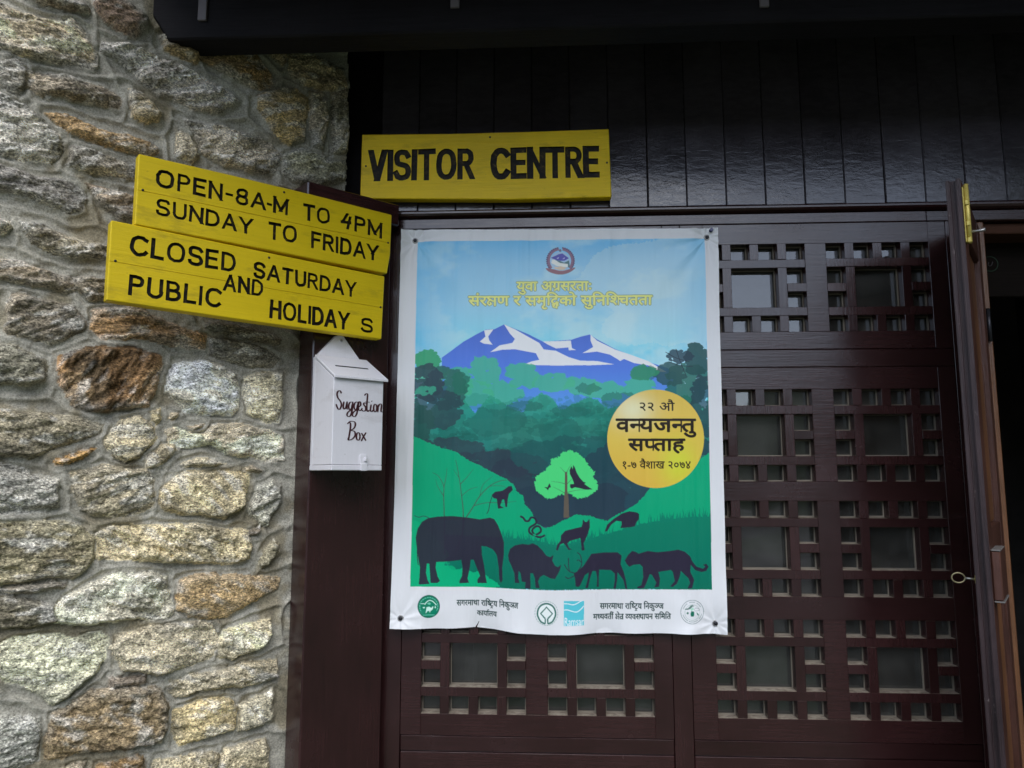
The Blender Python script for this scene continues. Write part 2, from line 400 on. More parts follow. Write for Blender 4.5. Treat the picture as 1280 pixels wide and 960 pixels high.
# ------------------------------------------------------------------ canted wing: post, notices, box
FP = Frame((-.38987, -.030, 0), CANT)                    # front right edge of the post
POSTW, POSTD = .1958, .080
def post():
    t = thing('wooden_post', 'boxed maroon timber post with a small overhanging cap at the end of the stone wall', 'post', FP.loc, CANT)
    bm = bmesh.new(); box(bm, -POSTW, 0, 0, POSTD - .002, .004, 2.118, .003); obj('post_board', bm, M_woodz, t)
    bm = bmesh.new()
    a = FP.px(385, 226, -.019)
    prism(bm, [(-.019, 2.118), (-.019, a[2]), (.10, a[2] + .008), (.10, 2.118)], 'x', a[0], .012, .003)
    obj('cap', bm, M_woodx, t)
post()

def text_mesh(s, extrude=0.0, offset=0.0, res=3):
    c = bpy.data.curves.new('tmp', 'FONT'); c.body = s; c.extrude = extrude; c.offset = offset; c.resolution_u = res
    o = bpy.data.objects.new('tmp', c); COL.objects.link(o)
    dg = bpy.context.evaluated_depsgraph_get(); dg.update()
    me = bpy.data.meshes.new_from_object(o.evaluated_get(dg), depsgraph=dg)
    bpy.data.objects.remove(o); bpy.data.curves.remove(c); return me
def arc(cx, cy, rx, ry, a0, a1, n=10, p=2.3):
    out = []
    for k in range(n + 1):
        a = R_(a0 + (a1 - a0) * k / n); c, d = math.cos(a), math.sin(a)
        out.append((cx + rx * math.copysign(abs(c) ** (2 / p), c), cy + ry * math.copysign(abs(d) ** (2 / p), d)))
    return out
def _glyphs():
    S = arc(.28, .755, .27, .245, 20, 180, 8)[:-1] + arc(.28, .755, .27, .245, 180, 262, 4)[:-1] + arc(.28, .25, .29, .25, 82, -90, 8)[:-1] + arc(.28, .25, .29, .25, -90, -165, 5)
    G = {
     'O': (.72, [arc(.36, .5, .36, .5, 0, 360, 22)]), 'I': (.0, [[(0, 0), (0, 1)]]), 'L': (.42, [[(0, 1), (0, 0), (.42, 0)]]),
     'P': (.5, [[(0, 0), (0, 1), (.22, 1)] + arc(.24, .75, .26, .25, 80, -80, 7) + [(.22, .5), (0, .5)]]),
     'R': (.54, [[(0, 0), (0, 1), (.24, 1)] + arc(.26, .755, .26, .245, 80, -80, 7) + [(.24, .51), (0, .51)], [(.27, .51), (.54, 0)]]),
     'B': (.53, [[(.0, .53), (0, 1), (.22, 1)] + arc(.23, .77, .25, .23, 80, -80, 7) + [(.2, .53), (0, .53)], [(0, .53), (.22, .53)] + arc(.25, .265, .28, .265, 80, -80, 7) + [(.22, 0), (0, 0), (0, .53)]]),
     'E': (.48, [[(.48, 1), (0, 1), (0, 0), (.48, 0)], [(0, .52), (.43, .52)]]), 'F': (.46, [[(.46, 1), (0, 1), (0, 0)], [(0, .53), (.40, .53)]]),
     'N': (.58, [[(0, 0), (0, 1)], [(0, 1), (.58, 0)], [(.58, 0), (.58, 1)]]), 'M': (.70, [[(0, 0), (0, 1)], [(0, 1), (.35, .15)], [(.35, .15), (.70, 1)], [(.70, 1), (.70, 0)]]),
     'A': (.66, [[(0, 0), (.31, 1)], [(.35, 1), (.66, 0)], [(.16, .32), (.50, .32)]]), 'V': (.62, [[(0, 1), (.29, 0)], [(.33, 0), (.62, 1)]]), 'T': (.58, [[(0, 1), (.58, 1)], [(.29, 1), (.29, 0)]]),
     'H': (.56, [[(0, 0), (0, 1)], [(.56, 0), (.56, 1)], [(0, .52), (.56, .52)]]), 'Y': (.62, [[(0, 1), (.30, .46)], [(.32, .46), (.62, 1)], [(.31, .50), (.31, 0)]]),
     'U': (.56, [[(0, 1), (0, .32)] + arc(.28, .30, .28, .30, 180, 360, 9) + [(.56, .32), (.56, 1)]]),
     'D': (.60, [[(0, 0), (0, 1), (.2, 1)] + arc(.22, .5, .38, .5, 80, -80, 10) + [(.2, 0), (0, 0)]]),
     'C': (.64, [arc(.35, .5, .35, .5, 42, 318, 18)]), 'S': (.56, [S]),
     '8': (.54, [arc(.27, .765, .24, .235, 0, 360, 14), arc(.27, .265, .27, .265, 0, 360, 14)]), '-': (.26, [[(0, .46), (.26, .46)]]), '·': (.0, [[(-.07, .42), (.07, .42)]]),
     '4': (.50, [[(.28, 1), (.02, .36)], [(.0, .36), (.44, .42)], [(.46, .80), (.32, 0)]])}
    return G
GLYPH = _glyphs()
def carve_stroke(bm, Q, w, closed, yf, depth):
    n = len(Q); L, Rr = [], []
    if n == 2 and abs(Q[1].y - Q[0].y) > .5 * abs(Q[1].x - Q[0].x):      # upright or slanting stroke with level ends
        d = Q[1] - Q[0]; e = d * (w / 2 / abs(d.y)); hx = Vector((w / 2 * d.length / abs(d.y), 0))
        Q = [Q[0] - e, Q[1] + e]; L = [Q[0] - hx, Q[1] - hx]; Rr = [Q[0] + hx, Q[1] + hx]
    elif not closed:
        Q = [q.copy() for q in Q]; Q[0] -= (Q[1] - Q[0]).normalized() * w / 2; Q[-1] += (Q[-1] - Q[-2]).normalized() * w / 2
    for i in range(n if not L else 0):
        a = Q[(i - 1) % n] if closed or i else Q[0]; c = Q[(i + 1) % n] if closed or i < n - 1 else Q[-1]; q = Q[i]
        d0 = (q - a).normalized() if (q - a).length > 1e-9 else (c - q).normalized(); d1 = (c - q).normalized() if (c - q).length > 1e-9 else d0
        n0 = Vector((-d0.y, d0.x)); n1 = Vector((-d1.y, d1.x)); m = (n0 + n1)
        m = m.normalized() if m.length > 1e-6 else n0
        k = min(1 / max(m.dot(n0), .3), 1.7) * w / 2
        L.append(q + m * k); Rr.append(q - m * k)
    V = [[bm.verts.new((p.x, y, p.y)) for p in pts] for pts in (L, Rr) for y in (yf - .004, yf + depth)]
    lf, lb, rf, rb = V; m = n if closed else n - 1; fs = []
    for i in range(m):
        j = (i + 1) % n
        for A, B in ((lf, rf), (rf, rb), (rb, lb), (lb, lf)): fs.append(bm.faces.new((A[i], A[j], B[j], B[i])))
    if not closed:
        fs.append(bm.faces.new((lf[0], rf[0], rb[0], lb[0]))); fs.append(bm.faces.new((lf[-1], lb[-1], rb[-1], rf[-1])))
    bmesh.ops.recalc_face_normals(bm, faces=fs)
def cut_in(o, me):
    cut = bpy.data.objects.new('cut', me); COL.objects.link(cut)
    md = o.modifiers.new('b', 'BOOLEAN'); md.object = cut; md.operation = 'DIFFERENCE'; md.solver = 'EXACT'; md.use_self = True
    try: md.material_mode = 'TRANSFER'
    except Exception: pass
    dg = bpy.context.evaluated_depsgraph_get(); dg.update()
    r = bpy.data.meshes.new_from_object(o.evaluated_get(dg), depsgraph=dg)
    o.modifiers.clear(); o.data = r
    bpy.data.objects.remove(cut)
def carved_board(t, fr, outline, yf, th, words, paint, seed, offset=.018, seam=None):
    """plank with routed letters; words: (text, baseline-left px, baseline-right px, top-left px)"""
    rnd = random.Random(seed)
    P = [fr.px(x, y, yf) for x, y in outline]; n = len(P); inks = []; OUT = P
    bm = bmesh.new()
    prism(bm, [(p[0], p[2]) for p in P], 'y', yf, yf + th, .0018)
    o = obj('board', bm, [paint])
    for s, bl, br, tl in ([('|', *seam, None)] if seam else []) + list(words):
        if s == '|':                                     # glue line between the two halves of the plank
            a, b = fr.px(*bl, yf), fr.px(*br, yf); bm = bmesh.new()
            prism(bm, [(a[0], a[2] - .0005), (b[0], b[2] - .0005), (b[0], b[2] + .0005), (a[0], a[2] + .0005)], 'y', yf - .003, yf + .0016)
            me = bpy.data.meshes.new('cut'); bm.to_mesh(me); bm.free(); cut_in(o, me); continue
        b0, b1, t0 = fr.px(*bl, yf), fr.px(*br, yf), fr.px(*tl, yf)
        hh = t0[2] - b0[2]; ww = b1[0] - b0[0]; sw = offset * hh
        glyphs = []; x = 0
        for ch in s:
            if ch not in GLYPH: x += .3; continue
            w, st_ = GLYPH[ch]; glyphs.append((x, st_)); x += w + .30
        tot = x - .30; kx = (ww - sw) / tot; kz = hh - sw; slope = (b1[2] - b0[2]) / ww
        bm = bmesh.new()
        for gx0, strokes in glyphs:
            for P in strokes:
                closed = len(P) > 2 and abs(P[0][0] - P[-1][0]) + abs(P[0][1] - P[-1][1]) < 1e-6
                if closed: P = P[:-1]
                Q = [Vector((b0[0] + sw / 2 + (gx0 + p[0]) * kx, b0[2] + sw / 2 + p[1] * kz)) for p in P]
                Q = [Vector((q.x + rnd.uniform(-.0006, .0006), q.y + (q.x - b0[0]) * slope + rnd.uniform(-.0006, .0006))) for q in Q]
                carve_stroke(bm, Q, sw * rnd.uniform(.86, 1.10), closed, yf, rnd.uniform(.0048, .0058))
        mi_ = bpy.data.materials.new('cutter'); inks.append(mi_); me = bpy.data.meshes.new('cut'); bm.to_mesh(me); bm.free(); me.materials.append(mi_)
        cut_in(o, me)
    slot = {m: i for i, m in enumerate(o.data.materials)}
    base = Vector(t['_b']); del t['_b']
    for name, own, m in [('board', None, paint)] + [('lettering', c, M_ink) for c in inks]:
        bm = bmesh.new(); bm.from_mesh(o.data)
        drop = [f for f in bm.faces if (f.material_index in [slot.get(c) for c in inks] if own is None else f.material_index != slot.get(own))]
        bmesh.ops.delete(bm, geom=drop, context='FACES')
        for f in bm.faces: f.material_index = 0
        bmesh.ops.translate(bm, verts=bm.verts, vec=-base); obj(name, bm, m, t)
    P = OUT; n = len(P); xs = [p[0] for p in P]
    for fx in (.02, .52, .984):
        for fz in ((.5,) if fx != .52 else (.93,)):
            c = Vector((min(xs) + fx * (max(xs) - min(xs)), yf, 0)); zz = []
            for i in range(n):
                p, q = P[i], P[(i + 1) % n]
                if (p[0] <= c.x) != (q[0] <= c.x): zz.append(p[2] + (q[2] - p[2]) * (c.x - p[0]) / (q[0] - p[0]))
            bot, top = min(zz), max(zz)
            c.z = bot + fz * (top - bot); bm = bmesh.new(); disc_lathe(bm, [(.0026, 0), (.0025, .0006), (.0012, .0011)], c - base, (0, -1, 0), 10); obj('nail', bm, M_dark, t)
    bpy.data.objects.remove(o)
    for c in inks: bpy.data.materials.remove(c)
    return base
def board_thing(name, label, cat, fr, outline, yf, th, words, paint, seed, group=None, offset=.018, seam=None):
    P = [fr.px(x, y, yf) for x, y in outline]
    bx, bz = sum(p[0] for p in P) / len(P), min(p[2] for p in P)
    base = np.array([bx, yf + th, bz])
    wl = fr.loc + fr.x * base[0] + fr.y * base[1]; wl[2] = bz
    t = thing(name, label, cat, wl, fr.rz, group); t['_b'] = [float(v) for v in base]
    carved_board(t, fr, outline, yf, th, words, paint, seed, offset, seam); return t, base
board_thing('notice_board', 'upper yellow plank sign giving the opening hours, just under the post cap', 'sign', FP,
    [(173.5, 192), (280, 216.5), (392, 243.5), (490, 268.5), (488, 318), (484, 342), (330, 311.5), (168.5, 280.5)], -.046, .025,
    [('OPEN-8A·M', (194.2, 232.8), (359.9, 269.7), (194.2, 209.7)), ('TO', (378.3, 274.4), (412.5, 281.5), (378.9, 253.6)),
     ('4PM', (425.8, 284.3), (477.2, 298.2), (425.8, 264)), ('SUNDAY', (194.2, 268.5), (315.4, 293.9), (194.2, 246.5)),
     ('TO', (334.7, 298.7), (370.9, 304.5), (334.7, 276.5)), ('FRIDAY', (388.7, 309.7), (472.7, 327), (388.7, 288.4))],
    M_yellow, 1, 'yellow opening time planks', .172, ((166, 236), (492, 305)))
board_thing('notice_board', 'lower yellow plank sign saying closed Saturday and public holidays, its right end gouged', 'sign', FP,
    [(139, 275), (250, 298), (370, 323), (481, 345.5), (477, 424), (300, 399.5), (133, 375)], -.048, .027,
    [('CLOSED', (161.6, 318.5), (294.6, 341), (161.6, 292.2)), ('SATURDAY', (316.6, 347), (445.1, 372), (316.6, 326)),
     ('AND', (278.8, 363.0), (328.6, 371.0), (278.8, 341.8)), ('PUBLIC', (160, 368.5), (276.5, 385.6), (160, 342.3)),
     ('HOLIDAY', (336.7, 397.6), (436.2, 413), (336.7, 373.6)), ('S', (451, 415), (465.9, 417), (451, 396.2))],
    M_yellow, 2, 'yellow opening time planks', .172, ((130, 325), (482, 385.5)))
FW = Frame((0, 0, 0), 0.0)
board_thing('name_board', 'wide yellow plank lettered VISITOR CENTRE above the poster', 'sign', FW,
    [(452.5, 168), (560, 167), (660, 164.5), (761, 161), (764.5, 246), (640, 249), (450, 248)], -.030, .027,
    [('VISITOR', (460, 226.6), (592.8, 224.4), (460, 187.5)), ('CENTRE', (613.1, 224.4), (749.4, 221.9), (613.1, 185))],
    M_yellowold, 3, None, .178)

def suggestion_box():
    bl = FP.px(389, 520, 0); x0 = bl[0]
    e = float(min(np.arange(.05, .2, .001), key=lambda q: abs(FP.px(416, 520, -q)[0] - x0)))
    w = float(FP.px(478.5, 520, -e)[0] - x0)
    zb = float(FP.px(447, 588, -e)[2]); zf = float(FP.px(419, 470, -e)[2]); zt = float(FP.px(391, 446, -.012)[2]); zp = float(FP.px(423, 419, -.004)[2])
    t = thing('suggestion_box', 'white wooden letter slot box lettered Suggestion Box hanging on the maroon post', 'letter box',
              FP.loc + FP.x * (x0 + w / 2) + np.array([0, 0, zb]), CANT)
    h = w / 2; H = lambda z: z - zb
    bm = bmesh.new(); prism(bm, [(-.0125, H(zb) + .012), (-e, H(zb) + .012), (-e, H(zf) - .004), (-.0125, H(zt) - .004)], 'x', -h, h, .0012)
    obj('body', bm, M_white, t)
    bm = bmesh.new(); pk = H(zp); sh = H(zt)
    top = [(-h, sh)] + [(-.012 + .0, pk - .004)] + [(.000, pk), (.008, pk - .003)] + [(h, sh - .006)]
    prism(bm, [(-h, .004), (h, .004)] + top[::-1], 'y', -.012, -.0005, .0012)
    obj('back_board', bm, M_white, t)
    sl = (zf - zt) / (e - .0125)
    def lid_z(y): return H(zt) + sl * (-y - .0125)
    bm = bmesh.new(); f = e + .008
    prism(bm, [(-.0125, lid_z(-.0125)), (-f, lid_z(-f)), (-f, lid_z(-f) + .006), (-.0125, lid_z(-.0125) + .006)], 'x', -h - .002, h + .008, .001)
    lid = obj('lid', bm, M_white, t)
    ys = -.0125 - (f - .0125) * .52
    bm = bmesh.new(); dy = .0025
    prism(bm, [(ys - dy, lid_z(ys - dy) + .0058), (ys + dy, lid_z(ys + dy) + .0058), (ys + dy, lid_z(ys + dy) + .0066), (ys - dy, lid_z(ys - dy) + .0066)], 'x', -h * .62, h * .72)
    obj('slot', bm, M_slot, lid)
    bm = bmesh.new(); box(bm, -h - .001, h - .001, -e - .0025, -.001, 0, .0112, .0012); obj('bottom_board', bm, M_white, t)
    bm = bmesh.new(); hx = h * .22
    box(bm, hx - .008, hx + .008, -e - .0035, -e - .0005, .012, .034, .0008); box(bm, hx - .007, hx + .009, -e - .0055, -e - .0030, -.001, .015, .0008)
    box(bm, hx + .001, hx + .0055, -e - .010, -e - .0032, .020, .029, .001); obj('hasp', bm, M_white, t)
    bm = bmesh.new(); disc_lathe(bm, [(.0028, 0), (.0028, .002), (.0008, .003)], (.002, -.012, pk - .014), (0, -1, 0), 10); obj('screw', bm, M_steel, t)
    # brush lettering, strokes on the front face
    def K(p): q = FP.px(340 + p[0] / 4, 380 + p[1] / 4, -e - .0007); return Vector((q[0] - x0 - h, -e - .0007, q[2] - zb))
    def ell(cx, cy, rx, ry, a0=0, a1=360, n=16): return [(cx + rx * math.cos(R_(a0 + (a1 - a0) * k / n)), cy + ry * math.sin(R_(a0 + (a1 - a0) * k / n))) for k in range(n + 1)]
    def gg(dx): return [[(400 + dx, 490), (389 + dx, 493), (383 + dx, 512), (388 + dx, 528), (397 + dx, 522), (402 + dx, 500)], [(404 + dx, 488), (401 + dx, 525), (396 + dx, 550), (386 + dx, 563), (375 + dx, 556), (381 + dx, 540), (404 + dx, 524)]]
    S = [[(347, 447), (341, 434), (331, 436), (325, 450), (330, 470), (342, 486), (347, 505), (340, 524), (330, 524), (320, 500)],
         [(360, 487), (356, 512), (361, 525), (370, 515), (376, 487)], [(376, 487), (374, 520), (381, 526)]] + gg(0) + gg(27) + \
        [[(431, 517), (443, 506), (442, 491), (435, 490), (431, 510), (434, 530), (443, 532), (452, 520)],
         [(470, 497), (461, 494), (459, 503), (468, 516), (468, 530), (458, 536), (450, 530)],
         [(462, 458), (470, 449), (478, 453), (475, 490), (474, 525), (479, 537), (487, 530)], [(465, 489), (490, 491)],
         [(496, 502), (492, 530), (499, 538), (505, 530)], [(498, 484), (500, 488)], ell(516, 520, 8, 19),
         [(531, 502), (529, 541)], [(530, 516), (540, 500), (548, 506), (545, 535), (553, 540)],
         [(386, 592), (393, 600), (389, 640), (381, 682)], [(376, 600), (392, 587), (412, 589), (417, 604), (409, 622), (392, 632)],
         [(392, 632), (412, 637), (416, 655), (405, 672), (388, 680), (377, 673)], ell(431, 662, 9, 19),
         [(447, 645), (456, 660), (470, 684)], [(471, 642), (458, 662), (446, 686)]]
    bm = bmesh.new()
    for st in S:
        P = [K(p) for p in st]; Q = []
        for i in range(len(P) - 1):
            for k in range(4):
                u = k / 4; a, b, c, d = P[max(i - 1, 0)], P[i], P[i + 1], P[min(i + 2, len(P) - 1)]
                Q.append(.5 * ((2 * b) + (c - a) * u + (2 * a - 5 * b + 4 * c - d) * u * u + (3 * b - a - 3 * c + d) * u ** 3))
        Q.append(P[-1]); prev = None
        for i, p in enumerate(Q):
            tdir = (Q[min(i + 1, len(Q) - 1)] - Q[max(i - 1, 0)]).normalized()
            nn = Vector((tdir.z, 0, -tdir.x)); wd = .0007 + .0014 * abs(tdir.z) ** 1.5
            if i in (0, len(Q) - 1): wd *= .5
            cur = (bm.verts.new(p + nn * wd), bm.verts.new(p - nn * wd))
            if prev: bm.faces.new((prev[0], cur[0], cur[1], prev[1]))
            prev = cur
    bmesh.ops.recalc_face_normals(bm, faces=bm.faces); obj('lettering', bm, M_script, t)
suggestion_box()

# ------------------------------------------------------------------ open door leaf
HJ, NJ = np.array([1.052, -.004]), np.array([.836, -.323])
dl = (HJ - NJ) / np.linalg.norm(HJ - NJ); LEAFW = float(np.linalg.norm(HJ - NJ)); LRZ = math.atan2(dl[1], dl[0])
FD = Frame((NJ[0], NJ[1], 0), LRZ)
def door():
    t = thing('door', 'worn brown door leaf swung open towards us, seen edge on', 'door', (NJ[0], NJ[1], .08), LRZ)
    z0, z1, T = .0, 2.02, .027
    bm = bmesh.new()
    def slab(pts, za, zb, bev=.0015, mi=0):      # plan outline extruded in z
        va = [bm.verts.new((p[0], p[1], za)) for p in pts]; vb = [bm.verts.new((p[0], p[1], zb)) for p in pts]
        fs = [bm.faces.new(va[::-1]), bm.faces.new(vb)]
        for i in range(len(pts)): j = (i + 1) % len(pts); fs.append(bm.faces.new((va[i], va[j], vb[j], vb[i])))
        bmesh.ops.recalc_face_normals(bm, faces=fs)
        for f in fs: f.material_index = mi
        if bev: bmesh.ops.bevel(bm, geom=list({e for f in fs for e in f.edges}), offset=bev, segments=2, affect='EDGES')
    slab([(0, 0), (.075, 0), (.075, T), (0, T), (0, .0195), (.010, .0185), (.010, .0105), (0, .0095)], z0, z1)
    for f in bm.faces:
        if f.normal.x < -.5 or (f.calc_center_median().x < .012): f.material_index = 1
    obj('lock_stile', bm, [M_leaf, M_leafedge], t)
    bm = bmesh.new(); slab([(LEAFW - .07, 0), (LEAFW, 0), (LEAFW, T), (LEAFW - .07, T)], z0, z1); obj('hinge_stile', bm, M_leaf, t)
    bm = bmesh.new()
    for a, b in ((z0, z0 + .16), (.62, .74), (1.22, 1.32), (z1 - .10, z1)): slab([(.0755, .0012), (LEAFW - .0705, .0012), (LEAFW - .0705, T - .001), (.0755, T - .001)], a, b)
    obj('rail', bm, M_leaf, t)
    bm = bmesh.new()
    for a, b in ((z0 + .161, .619), (.741, 1.219), (1.321, z1 - .101)): slab([(.076, .011), (LEAFW - .071, .011), (LEAFW - .071, T - .010), (.076, T - .010)], a, b, .004)
    obj('panel', bm, M_varn, t)
    # tower bolts on the inner face by the free edge
    def bolt(zc, L, down):
        bm = bmesh.new(); box(bm, .004, .024, -.0028, -.0004, zc - L / 2, zc + L / 2, .0008)
        for q in (-.46, -.16, .22): box(bm, .007, .021, -.011, -.0028, zc + q * L - .006, zc + q * L + .006, .002)
        tube(bm, [(.014, -.007, zc - L * .5), (.014, -.007, zc + L * .56)], .0046, 10)
        o = obj('bolt', bm, M_brass, t)
        bm = bmesh.new(); tube(bm, [(.014, -.010, zc - .31 * L), (.016, -.026, zc - .31 * L), (.017, -.034, zc - .30 * L)], [.003, .003, .004], 8)
        obj('knob', bm, M_steel, o)
    bolt(float(FD.px(1204, 258, -.005)[2]) - .08, .115, False); bolt(.86 - .08, .12, True)
    zl = float(FD.px(1245, 715, -.002)[2]) - .08
    bm = bmesh.new(); box(bm, .012, .118, -.016, -.0005, zl - .047, zl + .045, .002); lk = obj('lock_case', bm, M_leaf, t)
    bm = bmesh.new(); box(bm, .011, .119, -.017, -.0004, zl + .0455, zl + .0485, .001); box(bm, .011, .119, -.018, -.0004, zl - .0505, zl - .0475, .001)
    obj('lock_trim', bm, M_trim, lk)
    zk = float(FD.px(1213, 733, T)[2]) - .08
    bm = bmesh.new(); disc_lathe(bm, [(.009, 0), (.009, .0025), (.006, .003)], (.032, T + .0003, zk), (0, 1, 0), 14); obj('escutcheon', bm, M_brass, t)
    for zh in (.25, 1.78):
        bm = bmesh.new(); tube(bm, [(LEAFW + .003, -.004, zh - .04), (LEAFW + .003, -.004, zh + .04)], .005, 10); obj('hinge', bm, M_dark, t)
    # the key left in the lock
    k = thing('key', 'small steel key with a round bow sticking out of the open door', 'key',
              FD.loc + FD.x * .032 + FD.y * (T + .004) + np.array([0, 0, zk + .08]), LRZ)
    bm = bmesh.new(); tube(bm, [(0, 0, 0), (0, .010, .0005), (0, .016, .001)], .0022, 8); obj('shaft', bm, M_steel, k)
    bm = bmesh.new(); dirv = Vector((-.35, 1, 0)).normalized(); c = Vector((0, .016, .001)) + dirv * .0115; pts = []
    for i in range(25):
        a = 2 * math.pi * i / 24; pts.append(c + dirv * (-.0115 * math.cos(a)) + Vector((0, 0, 1)) * (.0095 * math.sin(a)))
    tube(bm, pts, .0015, 7); obj('bow', bm, M_oldbrass, k)
door()
def sticker():
    q = on_y(1237.5, 330, .1045)
    t = thing('round_sticker', 'faint round sticker with a green rim on the board inside the doorway', 'sticker', q, 0)
    g = mat('sticker_green', (.030, .050, .034), .9, .05)[0]; d = mat('sticker_dark', (.010, .0075, .006), .9, .03)[0]; r = mat('sticker_pale', (.06, .05, .05), .9, .05)[0]
    bm = bmesh.new(); disc_lathe(bm, [(.0205, 0), (.0205, .0006), (.0182, .0006)], (0, 0, 0), (0, -1, 0), 28); obj('rim', bm, g, t)
    bm = bmesh.new(); disc_lathe(bm, [(.0180, 0), (.0180, .0010)], (0, 0, 0), (0, -1, 0), 28); obj('face', bm, d, t)
    bm = bmesh.new(); tube(bm, [(-.004, -.0016, .004), (-.006, -.0016, -.003), (-.002, -.0016, -.007), (.003, -.0016, -.003), (.006, -.0016, .005)], .0011, 6); obj('mark', bm, r, t)
sticker()
# ------------------------------------------------------------------ rubble stone wall
def vnoise(shape_x, shape_z, seed):
    """value noise sampled at float coordinate arrays"""
    rs = np.random.RandomState(seed); T = rs.rand(256, 256)
    xi = np.floor(shape_x).astype(int); zi = np.floor(shape_z).astype(int); fx = shape_x - xi; fz = shape_z - zi
    fx = fx * fx * (3 - 2 * fx); fz = fz * fz * (3 - 2 * fz)
    g = lambda i, k: T[i % 256, k % 256]
    return (g(xi, zi) * (1 - fx) + g(xi + 1, zi) * fx) * (1 - fz) + (g(xi, zi + 1) * (1 - fx) + g(xi + 1, zi + 1) * fx) * fz
def fbm(x, z, seed, octs=4, gain=.5, ridge=False):
    t = 0; a = 1; s = 0
    for o in range(octs):
        n = vnoise(x * 2 ** o + 17 * o, z * 2 ** o + 31 * o, seed + o)
        if ridge: n = 1 - np.abs(2 * n - 1)
        t = t + a * n; s += a; a *= gain
    return t / s
def smooth(e0, e1, x):
    t = np.clip((x - e0) / (e1 - e0), 0, 1); return t * t * (3 - 2 * t)

